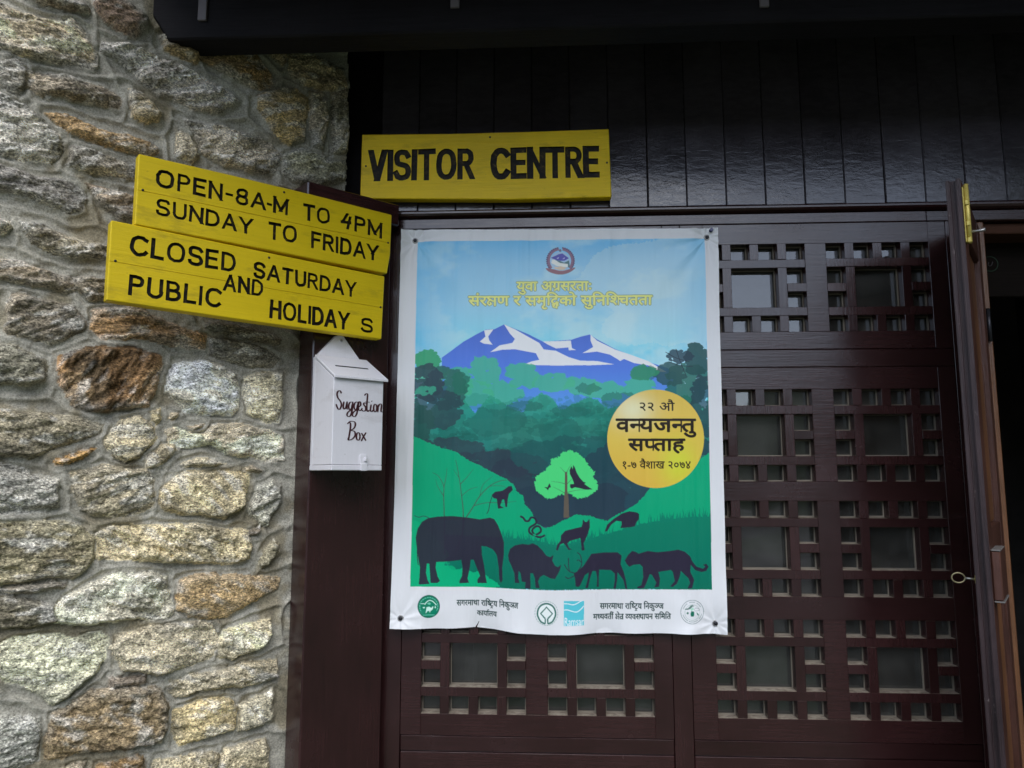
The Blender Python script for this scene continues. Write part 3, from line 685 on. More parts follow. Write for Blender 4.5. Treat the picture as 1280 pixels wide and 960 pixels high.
# traced outlines: (colour seen, ochre amount, roughness of relief, streak angle, points in the photograph)
ST = [
 ((178,164,134),.55,1.0,10,[(-25,-4),(0,6),(12,8),(31,18),(52,23),(71,27),(83,22),(92,26),(104,42),(116,60),(120,77),(112,82),(83,79),(54,73),(25,67),(0,58),(-25,52)]),
 ((104,94,80),.2,.8,12,[(34,-8),(48,1),(69,8),(87,12),(106,15),(107,8),(90,-2),(69,-9)]),
 ((112,94,78),.5,.8,15,[(123,-6),(125,12),(135,25),(152,37),(167,43),(179,33),(183,21),(171,12),(154,0),(146,-6)]),
 ((170,164,156),.15,1.4,22,[(133,53),(160,57),(190,68),(215,78),(250,95),(280,112),(293,122),(285,132),(268,139),(240,135),(215,122),(200,118),(185,105),(165,88),(145,72),(132,65)]),
 ((134,124,106),.15,1.1,15,[(42,90),(67,91),(94,98),(125,108),(146,117),(150,129),(144,135),(117,129),(83,121),(52,118),(42,104)]),
 ((112,108,96),.1,.8,10,[(-25,74),(0,77),(17,73),(31,81),(32,104),(21,116),(0,104),(-25,98)]),
 ((162,158,148),.15,1.0,12,[(-25,112),(0,117),(33,133),(50,148),(69,165),(76,183),(62,200),(30,198),(0,188),(-25,184)]),
 ((136,112,72),.7,.9,18,[(62,141),(90,143),(117,158),(146,165),(173,171),(192,180),(194,190),(177,194),(146,186),(117,177),(90,164)]),
 ((140,128,100),.3,.8,25,[(165,113),(178,118),(200,140),(198,150),(183,152),(167,144)]),
 ((142,136,122),.1,1.0,14,[(92,183),(115,187),(145,198),(172,205),(174,224),(150,222),(120,215),(97,212),(88,205)]),
 ((128,104,62),.8,1.0,25,[(250,48),(290,50),(320,65),(338,90),(340,104),(325,110),(300,100),(275,85),(255,75)]),
 ((120,104,70),.5,.8,20,[(205,45),(235,45),(250,60),(245,75),(225,70),(208,60)]),
 ((138,126,98),.4,.9,10,[(365,70),(385,62),(405,75),(430,85),(433,110),(410,112),(380,105),(365,92)]),
 ((140,122,76),.7,1.0,20,[(325,120),(345,112),(370,112),(385,125),(382,150),(380,172),(362,178),(345,165),(335,150),(325,135)]),
 ((150,142,126),.15,1.2,18,[(232,147),(250,153),(275,156),(296,163),(320,169),(340,181),(349,191),(342,212),(320,214),(295,208),(272,201),(257,191),(247,171)]),
 ((140,132,112),.2,.7,30,[(225,163),(240,172),(248,195),(240,200),(222,195),(222,178)]),
 ((118,118,96),.2,.9,15,[(358,192),(380,185),(405,197),(430,200),(432,222),(400,232),(370,225),(355,212)]),
 ((126,118,100),.3,.8,60,[(388,118),(406,118),(410,150),(405,185),(392,180),(388,150)]),
 ((120,114,98),.2,.8,60,[(414,118),(436,112),(440,190),(416,190)]),
 ((110,98,76),.3,.8,10,[(300,42),(345,40),(362,58),(352,78),(332,62)]),
 ((126,124,120),.1,1.2,8,[(-25,199),(0,205),(17,211),(42,220),(71,222),(92,230),(104,243),(100,259),(83,265),(62,257),(37,247),(0,236),(-25,232)]),
 ((126,112,92),.3,.9,20,[(113,230),(135,236),(167,245),(190,262),(190,280),(150,272),(135,261),(125,249)]),
 ((168,164,154),.05,.8,0,[(-20,274),(-2,274),(10,276),(17,284),(8,290),(-20,292)]),
 ((140,133,116),.1,1.2,12,[(29,278),(62,284),(88,297),(117,303),(150,312),(150,326),(112,322),(83,320),(58,313),(44,305)]),
 ((126,112,90),.25,1.0,14,[(-25,316),(0,322),(21,324),(62,338),(88,347),(90,361),(79,365),(52,357),(21,353),(-25,345)]),
 ((116,106,88),.2,1.3,10,[(92,350),(117,347),(150,355),(150,372),(112,374),(100,361)]),
 ((116,108,92),.1,1.0,25,[(15,371),(33,369),(62,377),(88,382),(106,405),(100,412),(73,425),(58,427),(31,420),(12,414),(10,402)]),
 ((106,104,90),.1,1.1,10,[(-25,428),(12,431),(31,439),(54,450),(56,476),(37,481),(0,479),(-25,478)]),
 ((138,108,66),.6,.8,8,[(122,389),(170,382),(209,403),(255,417),(253,434),(227,434),(177,424),(135,424),(119,410)]),
 ((140,106,60),1.3,1.5,60,[(80,446),(104,437),(133,435),(167,437),(198,445),(199,460),(192,485),(183,506),(158,511),(117,513),(96,508),(85,490),(78,478),(76,460)]),
 ((116,110,90),.2,1.2,-8,[(-25,508),(0,512),(31,514),(62,518),(100,522),(125,531),(122,541),(94,552),(62,562),(40,572),(0,567),(-25,566)]),
 ((102,98,84),.1,.8,8,[(265,420),(288,426),(315,430),(342,440),(347,451),(338,457),(313,459),(292,453),(267,445)]),
 ((92,86,70),.2,.7,8,[(262,402),(290,405),(330,413),(350,425),(345,432),(315,426),(285,418),(262,413)]),
 ((190,186,170),.05,1.0,-10,[(222,457),(253,452),(274,459),(292,467),(297,488),(297,509),(290,518),(263,516),(234,514),(226,503),(211,490),(214,472)]),
 ((166,160,132),.3,.8,10,[(309,474),(330,467),(351,470),(351,509),(347,526),(330,524),(313,515),(307,497)]),
 ((176,162,116),.3,.6,0,[(190,513),(200,511),(201,524),(196,530),(190,524)]),
 ((166,152,120),.2,.6,0,[(213,515),(224,517),(222,524),(213,524)]),
 ((190,180,154),.25,1.3,12,[(211,540),(226,534),(242,540),(257,542),(267,530),(297,530),(326,536),(349,547),(351,574),(334,576),(305,570),(284,567),(263,557),(236,559),(217,555)]),
 ((160,150,118),.25,.7,0,[(135,548),(152,527),(174,523),(191,534),(193,548),(174,569),(156,576),(138,562)]),
 ((152,142,114),.2,.7,-40,[(184,572),(201,557),(217,557),(219,563),(205,578),(192,586),(184,582)]),
 ((140,128,104),.2,.5,0,[(236,532),(256,529),(252,535),(240,537)]),
 ((148,114,54),.9,.6,-15,[(71,575),(100,564),(117,562),(110,570),(92,579),(73,581)]),
 ((138,137,130),.05,1.2,-12,[(-25,579),(0,581),(27,587),(52,595),(71,598),(73,622),(69,633),(31,639),(0,640),(-25,640)]),
 ((136,128,104),.6,1.0,20,[(92,593),(108,589),(133,581),(154,587),(183,589),(191,600),(190,627),(179,637),(154,643),(125,644),(106,637),(96,614)]),
 ((122,116,90),.35,1.2,-8,[(-25,655),(0,656),(42,654),(71,654),(100,660),(115,672),(115,697),(104,714),(88,722),(58,720),(31,727),(0,731),(-25,733)]),
 ((120,112,96),.05,.3,-8,[(4,735),(42,729),(78,728),(76,735),(42,742),(12,743)]),
 ((170,158,122),.35,1.0,-50,[(205,614),(217,600),(234,591),(259,591),(284,591),(305,595),(309,602),(305,627),(297,637),(280,647),(259,645),(234,641),(211,639),(203,633)]),
 ((148,140,116),.15,.5,10,[(222,582),(253,571),(280,579),(259,584),(238,584)]),
 ((150,138,112),.15,.5,0,[(305,587),(313,581),(330,589),(324,593)]),
 ((150,150,138),.15,1.2,30,[(326,610),(342,606),(351,618),(351,631),(340,643),(338,654),(326,652),(315,641),(317,629)]),
 ((168,157,122),.25,1.6,-30,[(129,666),(149,657),(198,657),(248,655),(276,662),(305,662),(313,680),(308,698),(283,705),(227,703),(170,700),(128,698)]),
 ((150,144,118),.15,1.0,-30,[(330,689),(342,677),(349,681),(347,691),(334,706),(324,706)]),
 ((96,88,74),.1,.6,0,[(313,664),(326,656),(324,666),(313,670)]),
 ((92,88,72),.15,1.1,0,[(-25,742),(0,746),(28,748),(65,755),(67,776),(42,783),(0,787),(-25,787)]),
 ((170,167,150),.05,1.5,-20,[(67,762),(89,744),(117,730),(149,719),(184,717),(205,723),(214,769),(198,774),(170,772),(142,776),(113,781),(74,778)]),
 ((166,166,142),.15,1.0,-15,[(0,811),(21,799),(71,794),(92,799),(120,794),(133,801),(128,822),(117,840),(89,864),(64,880),(53,870),(46,861),(14,852),(2,843)]),
 ((150,126,82),.7,.5,-30,[(227,730),(248,719),(283,719),(319,721),(347,725),(345,737),(319,751),(294,765),(276,772),(244,769),(227,762)]),
 ((160,152,128),.2,.8,-15,[(143,811),(152,794),(191,783),(241,778),(262,783),(271,801),(262,822),(234,833),(198,843),(159,836)]),
 ((176,166,130),.25,1.2,-30,[(276,804),(283,790),(312,779),(335,776),(337,797),(319,811),(294,822),(275,820)]),
 ((140,132,108),.1,1.3,-18,[(213,864),(220,850),(248,843),(273,838),(312,829),(342,825),(342,847),(319,857),(283,861),(255,864),(227,872)]),
 ((118,102,72),.3,1.3,-25,[(67,903),(71,893),(117,864),(170,861),(191,859),(205,879),(207,911),(198,928),(156,935),(99,942),(60,949),(60,925)]),
 ((132,133,126),.05,1.2,-10,[(-25,897),(0,900),(21,896),(46,900),(51,921),(46,949),(21,960),(-25,965)]),
 ((166,151,106),.45,.9,-20,[(220,889),(248,879),(283,872),(294,882),(291,911),(262,921),(227,930),(220,914)]),
 ((150,145,124),.1,.9,-40,[(301,882),(340,864),(338,900),(301,914)]),
 ((156,146,116),.2,.9,-30,[(283,939),(329,925),(335,939),(336,990),(270,990),(275,955)]),
 ((120,96,56),.7,.9,-10,[(124,957),(177,946),(184,990),(115,990)]),
 ((152,142,112),.2,.9,-20,[(195,952),(262,941),(275,945),(262,990),(195,990)]),
 ((122,106,86),.1,.7,-5,[(140,848),(181,843),(181,854),(142,861)]),
 ((116,110,96),.1,.7,0,[(-25,800),(-6,806),(-4,850),(-25,860)]),
 ((124,116,98),.1,.9,-5,[(62,966),(105,955),(102,990),(62,990)]),
]
def stone_wall():
    S0 = FP.loc - FP.y * (-POSTD)                        # plane of the mean stone face
    tt = -S0[1] / DV[1]; S0 = S0 + DV * tt
    FS = Frame((S0[0], S0[1], 0), CANT)
    xa, xb, za, zb, st = -1.34, float(FS.px(440, 120, -.012)[0]), .0, 3.3, .0030
    gx = np.arange(xa, xb + st / 2, st); gz = np.arange(za, zb + st / 2, st); nx, nz = len(gx), len(gz)
    X, Z = np.meshgrid(gx, gz)                           # [nz, nx]
    D1 = np.full(X.shape, 9.0); D2 = np.full(X.shape, 9.0); ID = np.full(X.shape, -1)
    stones = []; polys = []
    def add(poly, spec):
        P = np.array(poly); mrg = .05
        i0, i1 = np.searchsorted(gx, [P[:, 0].min() - mrg, P[:, 0].max() + mrg]); k0, k1 = np.searchsorted(gz, [P[:, 1].min() - mrg, P[:, 1].max() + mrg])
        if i1 - i0 < 2 or k1 - k0 < 2: return
        sl_ = (slice(k0, k1), slice(i0, i1)); x = X[sl_]; z = Z[sl_]
        # ragged outline
        sd = len(stones) * 7 + 3
        x = x + (fbm(x * 55, z * 55, sd, 3) - .5) * .010; z = z + (fbm(x * 55, z * 55, sd + 90, 3) - .5) * .010
        d = np.full(x.shape, 9.0); ins = np.zeros(x.shape, bool); n = len(P)
        for i in range(n):
            ax, az = P[i]; bx, bz = P[(i + 1) % n]; ex, ez = bx - ax, bz - az
            t = np.clip(((x - ax) * ex + (z - az) * ez) / (ex * ex + ez * ez + 1e-12), 0, 1)
            d = np.minimum(d, np.hypot(x - ax - t * ex, z - az - t * ez))
            c = (az > z) != (bz > z); ins ^= c & (x < ex * (z - az) / (ez + 1e-12 * (ez == 0)) + ax)
        s = np.where(ins, -d, d)                         # negative inside
        a, b, idd = D1[sl_], D2[sl_], ID[sl_]
        nearer = s < a
        b[:] = np.where(nearer, a, np.minimum(b, s)); idd[:] = np.where(nearer, len(stones), idd); a[:] = np.where(nearer, s, a)
        stones.append(spec); polys.append(P)
    for col, och, rel, ang, pts in ST:
        q = np.array([FS.px(x, y, -.006)[[0, 2]] for x, y in pts]); c = q.mean(0)
        add(c + (q - c) * (1 + .0045 / max(.02, np.abs(q - c).mean())), (col, och, rel, ang, c))
    # courses of rubble where the photograph does not look: beyond its edges and behind the planks
    rnd = random.Random(11); z = .03
    pal = [(150,142,120),(124,116,98),(168,160,140),(116,108,90),(136,112,70),(140,136,126)]
    while z < zb - .03:
        h = rnd.uniform(.085, .13); x = xa - rnd.uniform(0, .1)
        while x < xb - .03:
            w = rnd.uniform(.10, .24); cx, cz = x + w / 2, z + h / 2
            k0, k1 = np.searchsorted(gz, [z + .004, z + h - .004]); i0, i1 = np.searchsorted(gx, [max(x + .004, xa), min(x + w - .004, xb)])
            if i1 > i0 + 3 and k1 > k0 + 3 and D1[k0:k1, i0:i1].min() > .012:
                n = 11; pts = []
                for k in range(n):
                    a = 2 * math.pi * k / n; ca, sa = math.cos(a), math.sin(a); r = 1 / (abs(ca) ** 3.2 + abs(sa) ** 3.2) ** (1 / 3.2) * rnd.uniform(.86, 1.0)
                    pts.append((cx + ca * r * (w / 2 - .009), cz + sa * r * (h / 2 - .008)))
                add(pts, (rnd.choice(pal), rnd.uniform(.05, .5), rnd.uniform(.8, 1.3), rnd.uniform(-20, 20), np.array([cx, cz])))
            x += w
        z += h
    ns = len(stones); A = lambda k: np.array([s[k] for s in stones])
    I = np.clip(ID, 0, ns - 1); inside = (D1 < -.0005) & (ID >= 0)
    ang = R_(1) * A(3)[I]; cen = np.array([s[4] for s in stones]); rx = X - cen[I][..., 0]; rz = Z - cen[I][..., 1]
    U = rx * np.cos(ang) + rz * np.sin(ang) + I * .37; V = -rx * np.sin(ang) + rz * np.cos(ang) + I * .71
    rel = A(2)[I]
    rs = np.random.RandomState(2); tiltx = rs.uniform(-.10, .10, ns)[I]; tiltz = rs.uniform(-.12, .10, ns)[I]; lift = rs.uniform(.007, .020, ns)[I]
    facet = np.full(X.shape, 1.0); frs = np.random.RandomState(6)          # split faces: a few planes cut each stone
    for i in range(ns):
        P = polys[i]; c0 = P.mean(0); k0, k1 = np.searchsorted(gz, [P[:, 1].min() - .02, P[:, 1].max() + .02]); i0, i1 = np.searchsorted(gx, [P[:, 0].min() - .02, P[:, 0].max() + .02])
        s_ = (slice(k0, k1), slice(i0, i1)); own = ID[s_] == i; x = X[s_] - c0[0]; z = Z[s_] - c0[1]
        f = np.full(x.shape, .018)
        wob = (fbm(X[s_] * 40 + i, Z[s_] * 40, 301, 3) - .5) * .012
        for j in range(6):
            a = frs.uniform(0, 2 * np.pi); u, w = math.cos(a), math.sin(a); sup = ((P - c0) @ np.array([u, w])).max(); rho, sl_ = frs.uniform(.15, .85), frs.uniform(.12, .55)
            f = np.minimum(f, .018 - (x * u + z * w + wob - rho * sup) * sl_)
        facet[s_] = np.where(own, np.clip(f, -.004, .018), facet[s_])
    body = smooth(0, .0085, -D1)
    rough = (fbm(U * 22, V * 60, 5, 5, .58) - .5) * .022 + (fbm(U * 45, V * 120, 40, 3, .6, True) - .6) * .010
    steps = (np.floor(fbm(U * 14, V * 42, 77, 3, .5) * 6) / 6 - .5) * .014
    hst = (lift * .45 + facet * .75) * body + body * rel * (rough * .95 + steps * .8) + (tiltx * rx + tiltz * rz) * .55 * body
    # struck mortar: a rounded ribbon runs along the middle of every joint
    gap = D2 - D1
    rib = .0075 * np.exp(-(gap / .0095) ** 2) * smooth(.0, .004, D1)
    hm = -.005 + rib  + (fbm(X * 30, Z * 30, 9, 4, .5) - .5) * .007 + (fbm(X * 160, Z * 160, 19, 2) - .5) * .0016
    hm = hm + .006 * smooth(.010, .0, D1) * (fbm(X * 16, Z * 16, 23, 2) > .5)
    lim = smooth(xb - .012, xb, X)                         # flatten where the wall runs behind the timber
    h = np.where(inside, np.maximum(hst, -.004), hm) * (1 - .6 * lim)
    # colours of the stone itself
    base = s2l(A(0))[I]
    k = 2.5
    p1 = fbm(U * 9, V * 16, 51, 4, .55); p2 = fbm(U * 13, V * 20, 61, 4, .55); p3 = fbm(U * 26, V * 70, 71, 4, .6)
    och = smooth(.52, .68, p1) * np.clip(A(1)[I], 0, 1) * .62
    dark = smooth(.50, .68, p2) * .65
    pale = smooth(.54, .68, p3) * .5
    c = base * k * np.array([1.05, .99, .88])
    c = c * (1 - och[..., None]) + np.array([.43, .31, .15]) * och[..., None]
    blk = (A(1)[I] > 1.1) * smooth(.47, .56, fbm(U * 8 + 3, V * 8, 83, 4, .55))
    c = c * (1 - dark[..., None] * .6); c = c * (1 - pale[..., None]) + np.array([.92, .88, .77]) * pale[..., None]
    c = c * (1 - .62 * blk[..., None])
    cm = np.array([.44, .415, .34]) * (1 + .35 * (fbm(X * 7, Z * 7, 91, 4) - .5))[..., None]
    stain = smooth(.56, .68, fbm(X * 10, Z * 10, 97, 4))[..., None]; cm = cm * (1 - .35 * stain * np.array([.8, .95, 1.25]))
    smear = smooth(.44, .60, fbm(X * 14, Z * 22, 131, 4)) * smooth(.030, .004, -D1) * (.35 + .45 * smooth(1.7, 2.0, Z))
    c = c * (1 - smear[..., None]) + cm * smear[..., None]
    gray = c.mean(-1, keepdims=True); c = gray + (c - gray) * .78
    C_ = np.where(inside[..., None], np.clip(c, .012, .95), np.clip(cm, .02, .8))
    def sheet(name, keep, m, par):
        vid = np.full(X.shape, -1); fm = keep
        use = np.zeros(X.shape, bool); use[:-1, :-1] |= fm; use[1:, :-1] |= fm; use[:-1, 1:] |= fm; use[1:, 1:] |= fm
        vid[use] = np.arange(use.sum())
        co = np.stack([X[use], -h[use], Z[use]], 1)
        a = np.stack([vid[:-1, :-1][fm], vid[:-1, 1:][fm], vid[1:, 1:][fm], vid[1:, :-1][fm]], 1)
        me = bpy.data.meshes.new(name); me.vertices.add(len(co)); me.vertices.foreach_set('co', co.ravel().astype(np.float32))
        me.loops.add(a.size); me.loops.foreach_set('vertex_index', a.ravel().astype(np.int32))
        me.polygons.add(len(a)); me.polygons.foreach_set('loop_start', np.arange(0, a.size, 4, dtype=np.int32))
        me.update(calc_edges=True)
        at = me.color_attributes.new('tone', 'FLOAT_COLOR', 'POINT')
        at.data.foreach_set('color', np.concatenate([C_[use], np.ones((use.sum(), 1))], 1).ravel().astype(np.float32))
        return link_mesh(name, me, m, par, True)
    def rock_mat():
        m, nt, b = mat('gneiss', rough=.85, spec=.3)
        at = N(nt, 'ShaderNodeAttribute', attribute_name='tone')
        f1 = noise(nt, coords(nt, (1, 1, 1.5)), 210, 5, .7); f2 = noise(nt, coords(nt, (1, 1, 2.4)), 62, 5, .65, .7)
        sp = mix(nt, 1.0, ramp(nt, f1, [(.32, .07), (.45, .62), (.54, 1.05), (.66, 2.1)]), ramp(nt, f2, [(.30, .45), (.5, 1.0), (.68, 1.5)]), 'MULTIPLY')
        nt.links.new(mix(nt, 1.0, at.outputs['Color'], sp, 'MULTIPLY'), b.inputs['Base Color'])
        bump(nt, b, mth(nt, 'ADD', f1, mth(nt, 'MULTIPLY', f2, 1.6)), .75, .0034); return m
    def mortar_mat():
        m, nt, b = mat('cement_mortar', rough=.9, spec=.2)
        at = N(nt, 'ShaderNodeAttribute', attribute_name='tone')
        f1 = noise(nt, coords(nt), 300, 4, .65); f2 = noise(nt, coords(nt), 30, 5, .6)
        sp = mix(nt, 1.0, ramp(nt, f1, [(.32, .55), (.5, .95), (.68, 1.4)]), ramp(nt, f2, [(.3, .75), (.7, 1.22)]), 'MULTIPLY')
        nt.links.new(mix(nt, 1.0, at.outputs['Color'], sp, 'MULTIPLY'), b.inputs['Base Color'])
        bump(nt, b, mth(nt, 'ADD', f1, f2), .6, .003); return m
    t = thing('stone_wall', 'rubble stone wall with raised grey mortar joints at the left', 'wall', S0, CANT)
    # a face belongs to a stone when three of its corners do
    cnt = inside[:-1, :-1].astype(int) + inside[1:, :-1] + inside[:-1, 1:] + inside[1:, 1:]
    fs = cnt >= 3
    gone = X[:-1, :-1] > xb - .016 * fbm(X * 3, Z * 22, 211, 4)[:-1, :-1] ** 1.5        # ragged end of the masonry
    sheet('stones', fs & ~gone, rock_mat(), t); sheet('mortar', ~fs & ~gone, mortar_mat(), t)
    bm = bmesh.new(); box(bm, xa, xb - .018, .022, .42, za, zb, 0); m, _, _ = mat('rubble_core', (.2, .19, .17), .9); obj('wall_core', bm, m, t)
stone_wall()
# ------------------------------------------------------------------ printed vinyl poster
def poster():
    YP = -.016
    src = np.array([(502, 287), (897, 285), (908.5, 793), (488, 785)], float)
    def homog(a, b):
        A = []
        for (x, y), (u, v) in zip(a, b):
            A.append([x, y, 1, 0, 0, 0, -u * x, -u * y, -u]); A.append([0, 0, 0, x, y, 1, -v * x, -v * y, -v])
        return np.linalg.svd(np.array(A))[2][-1].reshape(3, 3)
    Hm = homog(src, [(0, 0), (1, 0), (1, 1), (0, 1)]); Hi = np.linalg.inv(Hm)
    def ap(H, p):
        p = np.asarray(p, float); q = np.concatenate([p, np.ones((len(p), 1))], 1) @ H.T; return q[:, :2] / q[:, 2:]
    NU, NV = 790, 975; SS = 2; W, Hh = NU * SS, NV * SS
    rng = np.random.RandomState(8)
    img = np.zeros((Hh, W, 3)); white = np.array([.80, .80, .80]); img[:] = white
    wl = s2l((206, 210, 222))
    def ink(c): return np.clip(s2l(c) / wl * .82 - .010, .002, .93)     # printed colour, freed of the light it was seen in
    def cv(pts): return ap(Hm, pts) * [W, Hh]
    def dens(P, closed=True, n=5):                                # smooth curve through the points
        P = np.asarray(P, float); m = len(P); out = []
        for i in range(m if closed else m - 1):
            a, b, c, d = (P[(i - 1) % m], P[i], P[(i + 1) % m], P[(i + 2) % m]) if closed else (P[max(i - 1, 0)], P[i], P[i + 1], P[min(i + 2, m - 1)])
            for k in range(n):
                u = k / n; out.append(.5 * (2 * b + (c - a) * u + (2 * a - 5 * b + 4 * c - d) * u * u + (3 * b - a - 3 * c + d) * u ** 3))
        if not closed: out.append(P[-1])
        return np.array(out)
    def mask_fill(Ps):
        """even-odd scan fill of closed outlines given in canvas units -> (mask, offset)"""
        al = np.concatenate(Ps); y0 = max(int(al[:, 1].min()) - 1, 0); y1 = min(int(al[:, 1].max()) + 2, Hh)
        x0 = max(int(al[:, 0].min()) - 1, 0); x1 = min(int(al[:, 0].max()) + 2, W)
        if y1 <= y0 or x1 <= x0: return None
        m = np.zeros((y1 - y0, x1 - x0), bool); segs = []
        for P in Ps: segs.append(np.concatenate([P, np.roll(P, -1, 0)], 1))
        S = np.concatenate(segs); lo = np.minimum(S[:, 1], S[:, 3]); hi = np.maximum(S[:, 1], S[:, 3])
        for r in range(y0, y1):
            yy = r + .5; k = (lo <= yy) & (hi > yy); s = S[k]
            if len(s) == 0: continue
            xs = np.sort(s[:, 0] + (yy - s[:, 1]) / (s[:, 3] - s[:, 1]) * (s[:, 2] - s[:, 0]))
            for a, b in zip(xs[::2], xs[1::2]):
                i, j = int(round(a)) - x0, int(round(b)) - x0
                if j > max(i, 0): m[r - y0, max(i, 0):j] = True
        return m, x0, y0
    clip = [None]
    def paint(m, x0, y0, col, alpha=1.0):
        if x0 < 0 or y0 < 0 or x0 + m.shape[1] > W or y0 + m.shape[0] > Hh: print('off canvas', x0, y0, m.shape)
        m = m[max(-y0, 0):max(Hh - y0, 0), max(-x0, 0):max(W - x0, 0)]; x0, y0 = max(x0, 0), max(y0, 0)
        s = img[y0:y0 + m.shape[0], x0:x0 + m.shape[1]]
        a = m.astype(float) * alpha if not hasattr(alpha, 'shape') else m * alpha[y0:y0 + m.shape[0], x0:x0 + m.shape[1]]
        c = col[y0:y0 + m.shape[0], x0:x0 + m.shape[1]] if hasattr(col, 'shape') and col.ndim == 3 else np.asarray(col)
        if clip[0] is not None: a = a * clip[0][y0:y0 + m.shape[0], x0:x0 + m.shape[1]]
        s[:] = s * (1 - a[..., None]) + c * a[..., None]
    def poly(pts, col, alpha=1.0, curve=False, rag=0.0, seed=0):
        P = np.asarray(pts, float)
        if curve: P = dens(P)
        if rag:
            Q = []; r2 = np.random.RandomState(seed + 5)
            for i in range(len(P)):
                a, b = P[i], P[(i + 1) % len(P)]; n = max(1, int(np.hypot(*(b - a)) / .9))
                for k in range(n): Q.append(a + (b - a) * k / n + r2.normal(0, rag, 2))
            P = np.array(Q)
        r = mask_fill([cv(P)])
        if r: paint(*r, ink(col) if not hasattr(col, 'ndim') else col, alpha)
    def line(pts, w, col, alpha=1.0, curve=True, taper=False):
        P = dens(pts, False, 4) if curve and len(pts) > 2 else np.asarray(pts, float)
        t = np.gradient(P, axis=0); nn = np.stack([-t[:, 1], t[:, 0]], 1); nn /= np.linalg.norm(nn, axis=1)[:, None] + 1e-9
        ww = np.full(len(P), w / 2.0)
        if taper: ww *= np.linspace(1, .35, len(P))
        poly(np.concatenate([P + nn * ww[:, None], (P - nn * ww[:, None])[::-1]]), col, alpha)
    def disc(cx, cy, rx, ry, col, alpha=1.0, n=48, rot=0, a0=0, a1=360):
        a = np.radians(np.linspace(a0, a1, n, endpoint=a1 - a0 < 360)); poly(np.stack([cx + rx * np.cos(a), cy + ry * np.sin(a)], 1), col, alpha)
    def ring(cx, cy, r, w, col, alpha=1.0, a0=0, a1=360):
        a = np.radians(np.linspace(a0, a1, 60)); line(np.stack([cx + r * np.cos(a), cy + r * np.sin(a)], 1), w, col, alpha, False)
    def foliage(cx, cy, rx, ry, col, alpha=1.0, n=60, size=4, seed=0):
        r2 = np.random.RandomState(seed); Ps = []
        for i in range(n):
            a = r2.uniform(0, 2 * np.pi); q = np.sqrt(r2.uniform(0, 1)); s = size * r2.uniform(.6, 1.5)
            x, y = cx + rx * q * np.cos(a), cy + ry * q * np.sin(a); k = 9; aa = np.linspace(0, 2 * np.pi, k, endpoint=False)
            rr = s * r2.uniform(.55, 1.15, k); Ps.append(np.stack([x + rr * np.cos(aa) * 1.2, y + rr * np.sin(aa) * .8], 1))
        m = np.zeros((Hh, W), bool)
        for P in Ps:
            f = mask_fill([cv(P)])
            if f: mm, x0, y0 = f; m[y0:y0 + mm.shape[0], x0:x0 + mm.shape[1]] |= mm
        paint(m, 0, 0, ink(col), alpha)
    yy, xx = np.mgrid[0:Hh, 0:W]; PXY = ap(Hi, np.stack([(xx[::4, ::4].ravel() + .5) / W, (yy[::4, ::4].ravel() + .5) / Hh], 1))
    py = np.kron(PXY[:, 1].reshape(xx[::4, ::4].shape), np.ones((4, 4)))[:Hh, :W]; px = np.kron(PXY[:, 0].reshape(xx[::4, ::4].shape), np.ones((4, 4)))[:Hh, :W]
    def grad(stops):
        ys = [s[0] for s in stops]; C = np.array([ink(s[1]) for s in stops]); return np.stack([np.interp(py, ys, C[:, k]) for k in range(3)], -1)
    rect = [(522, 302), (881, 298), (886, 520), (890, 737), (700, 736), (513, 733)]
    fr_ = mask_fill([cv(rect)]); full = np.zeros((Hh, W)); full[fr_[2]:fr_[2] + fr_[0].shape[0], fr_[1]:fr_[1] + fr_[0].shape[1]] = fr_[0]; clip[0] = full
    # sky, clouds
    poly(rect, grad([(298, (104, 182, 244)), (330, (142, 196, 255)), (380, (152, 203, 255)), (430, (130, 208, 255)), (480, (118, 200, 255))]))
    cn = fbm(px / 60.0, py / 40.0, 3, 5, .55)
    inr = mask_fill([cv(rect)])
    paint(*inr, ink((196, 226, 250)), smooth(.46, .70, cn) * .5)
    side = np.clip(1 - np.abs(px - 520) / 60, 0, 1) + np.clip(1 - np.abs(px - 884) / 45, 0, 1)
    paint(*inr, ink((70, 172, 230)), side * .55 * (py < 470))
    poly([(732, 334), (745, 318), (765, 308), (800, 304), (881, 300), (883, 440), (868, 436), (855, 428), (835, 433), (815, 428), (790, 432), (765, 424), (752, 414), (758, 398), (768, 390), (752, 380), (720, 372), (705, 355), (722, 348)], (198, 226, 255), .32, True, .9, 1)
    # mountain
    q = lambda p: [(490 + x / 3.122, 280 + y / 3.122) for x, y in p]
    poly(q([(195, 522), (280, 460), (330, 432), (365, 413), (400, 411), (438, 393), (480, 410), (530, 430), (590, 460), (650, 455), (700, 452), (735, 440), (772, 431), (800, 450), (870, 488), (950, 518), (1020, 545), (1070, 560), (1110, 580), (1110, 760), (195, 760)]), grad([(405, (78, 108, 204)), (460, (84, 124, 224)), (500, (84, 144, 226))]))
    sn = (236, 244, 255)
    for p in ([(360, 415), (396, 412), (376, 440), (380, 455), (393, 472), (360, 468), (343, 460), (365, 440)],
              [(438, 393), (480, 412), (530, 440), (575, 465), (592, 490), (640, 495), (690, 520), (740, 535), (758, 551), (650, 553), (540, 551), (518, 548), (545, 537), (575, 531), (562, 505), (480, 490), (430, 492), (384, 501), (420, 475), (470, 465), (480, 450), (460, 428)],
              [(588, 459), (650, 457), (698, 455), (702, 485), (718, 492), (690, 493), (688, 482), (640, 486), (606, 470)],
              [(775, 432), (800, 455), (870, 490), (930, 510), (1000, 535), (1072, 578), (1040, 576), (1000, 552), (945, 543), (905, 527), (890, 535), (880, 528), (850, 510), (800, 498), (743, 504), (785, 480), (775, 455)],
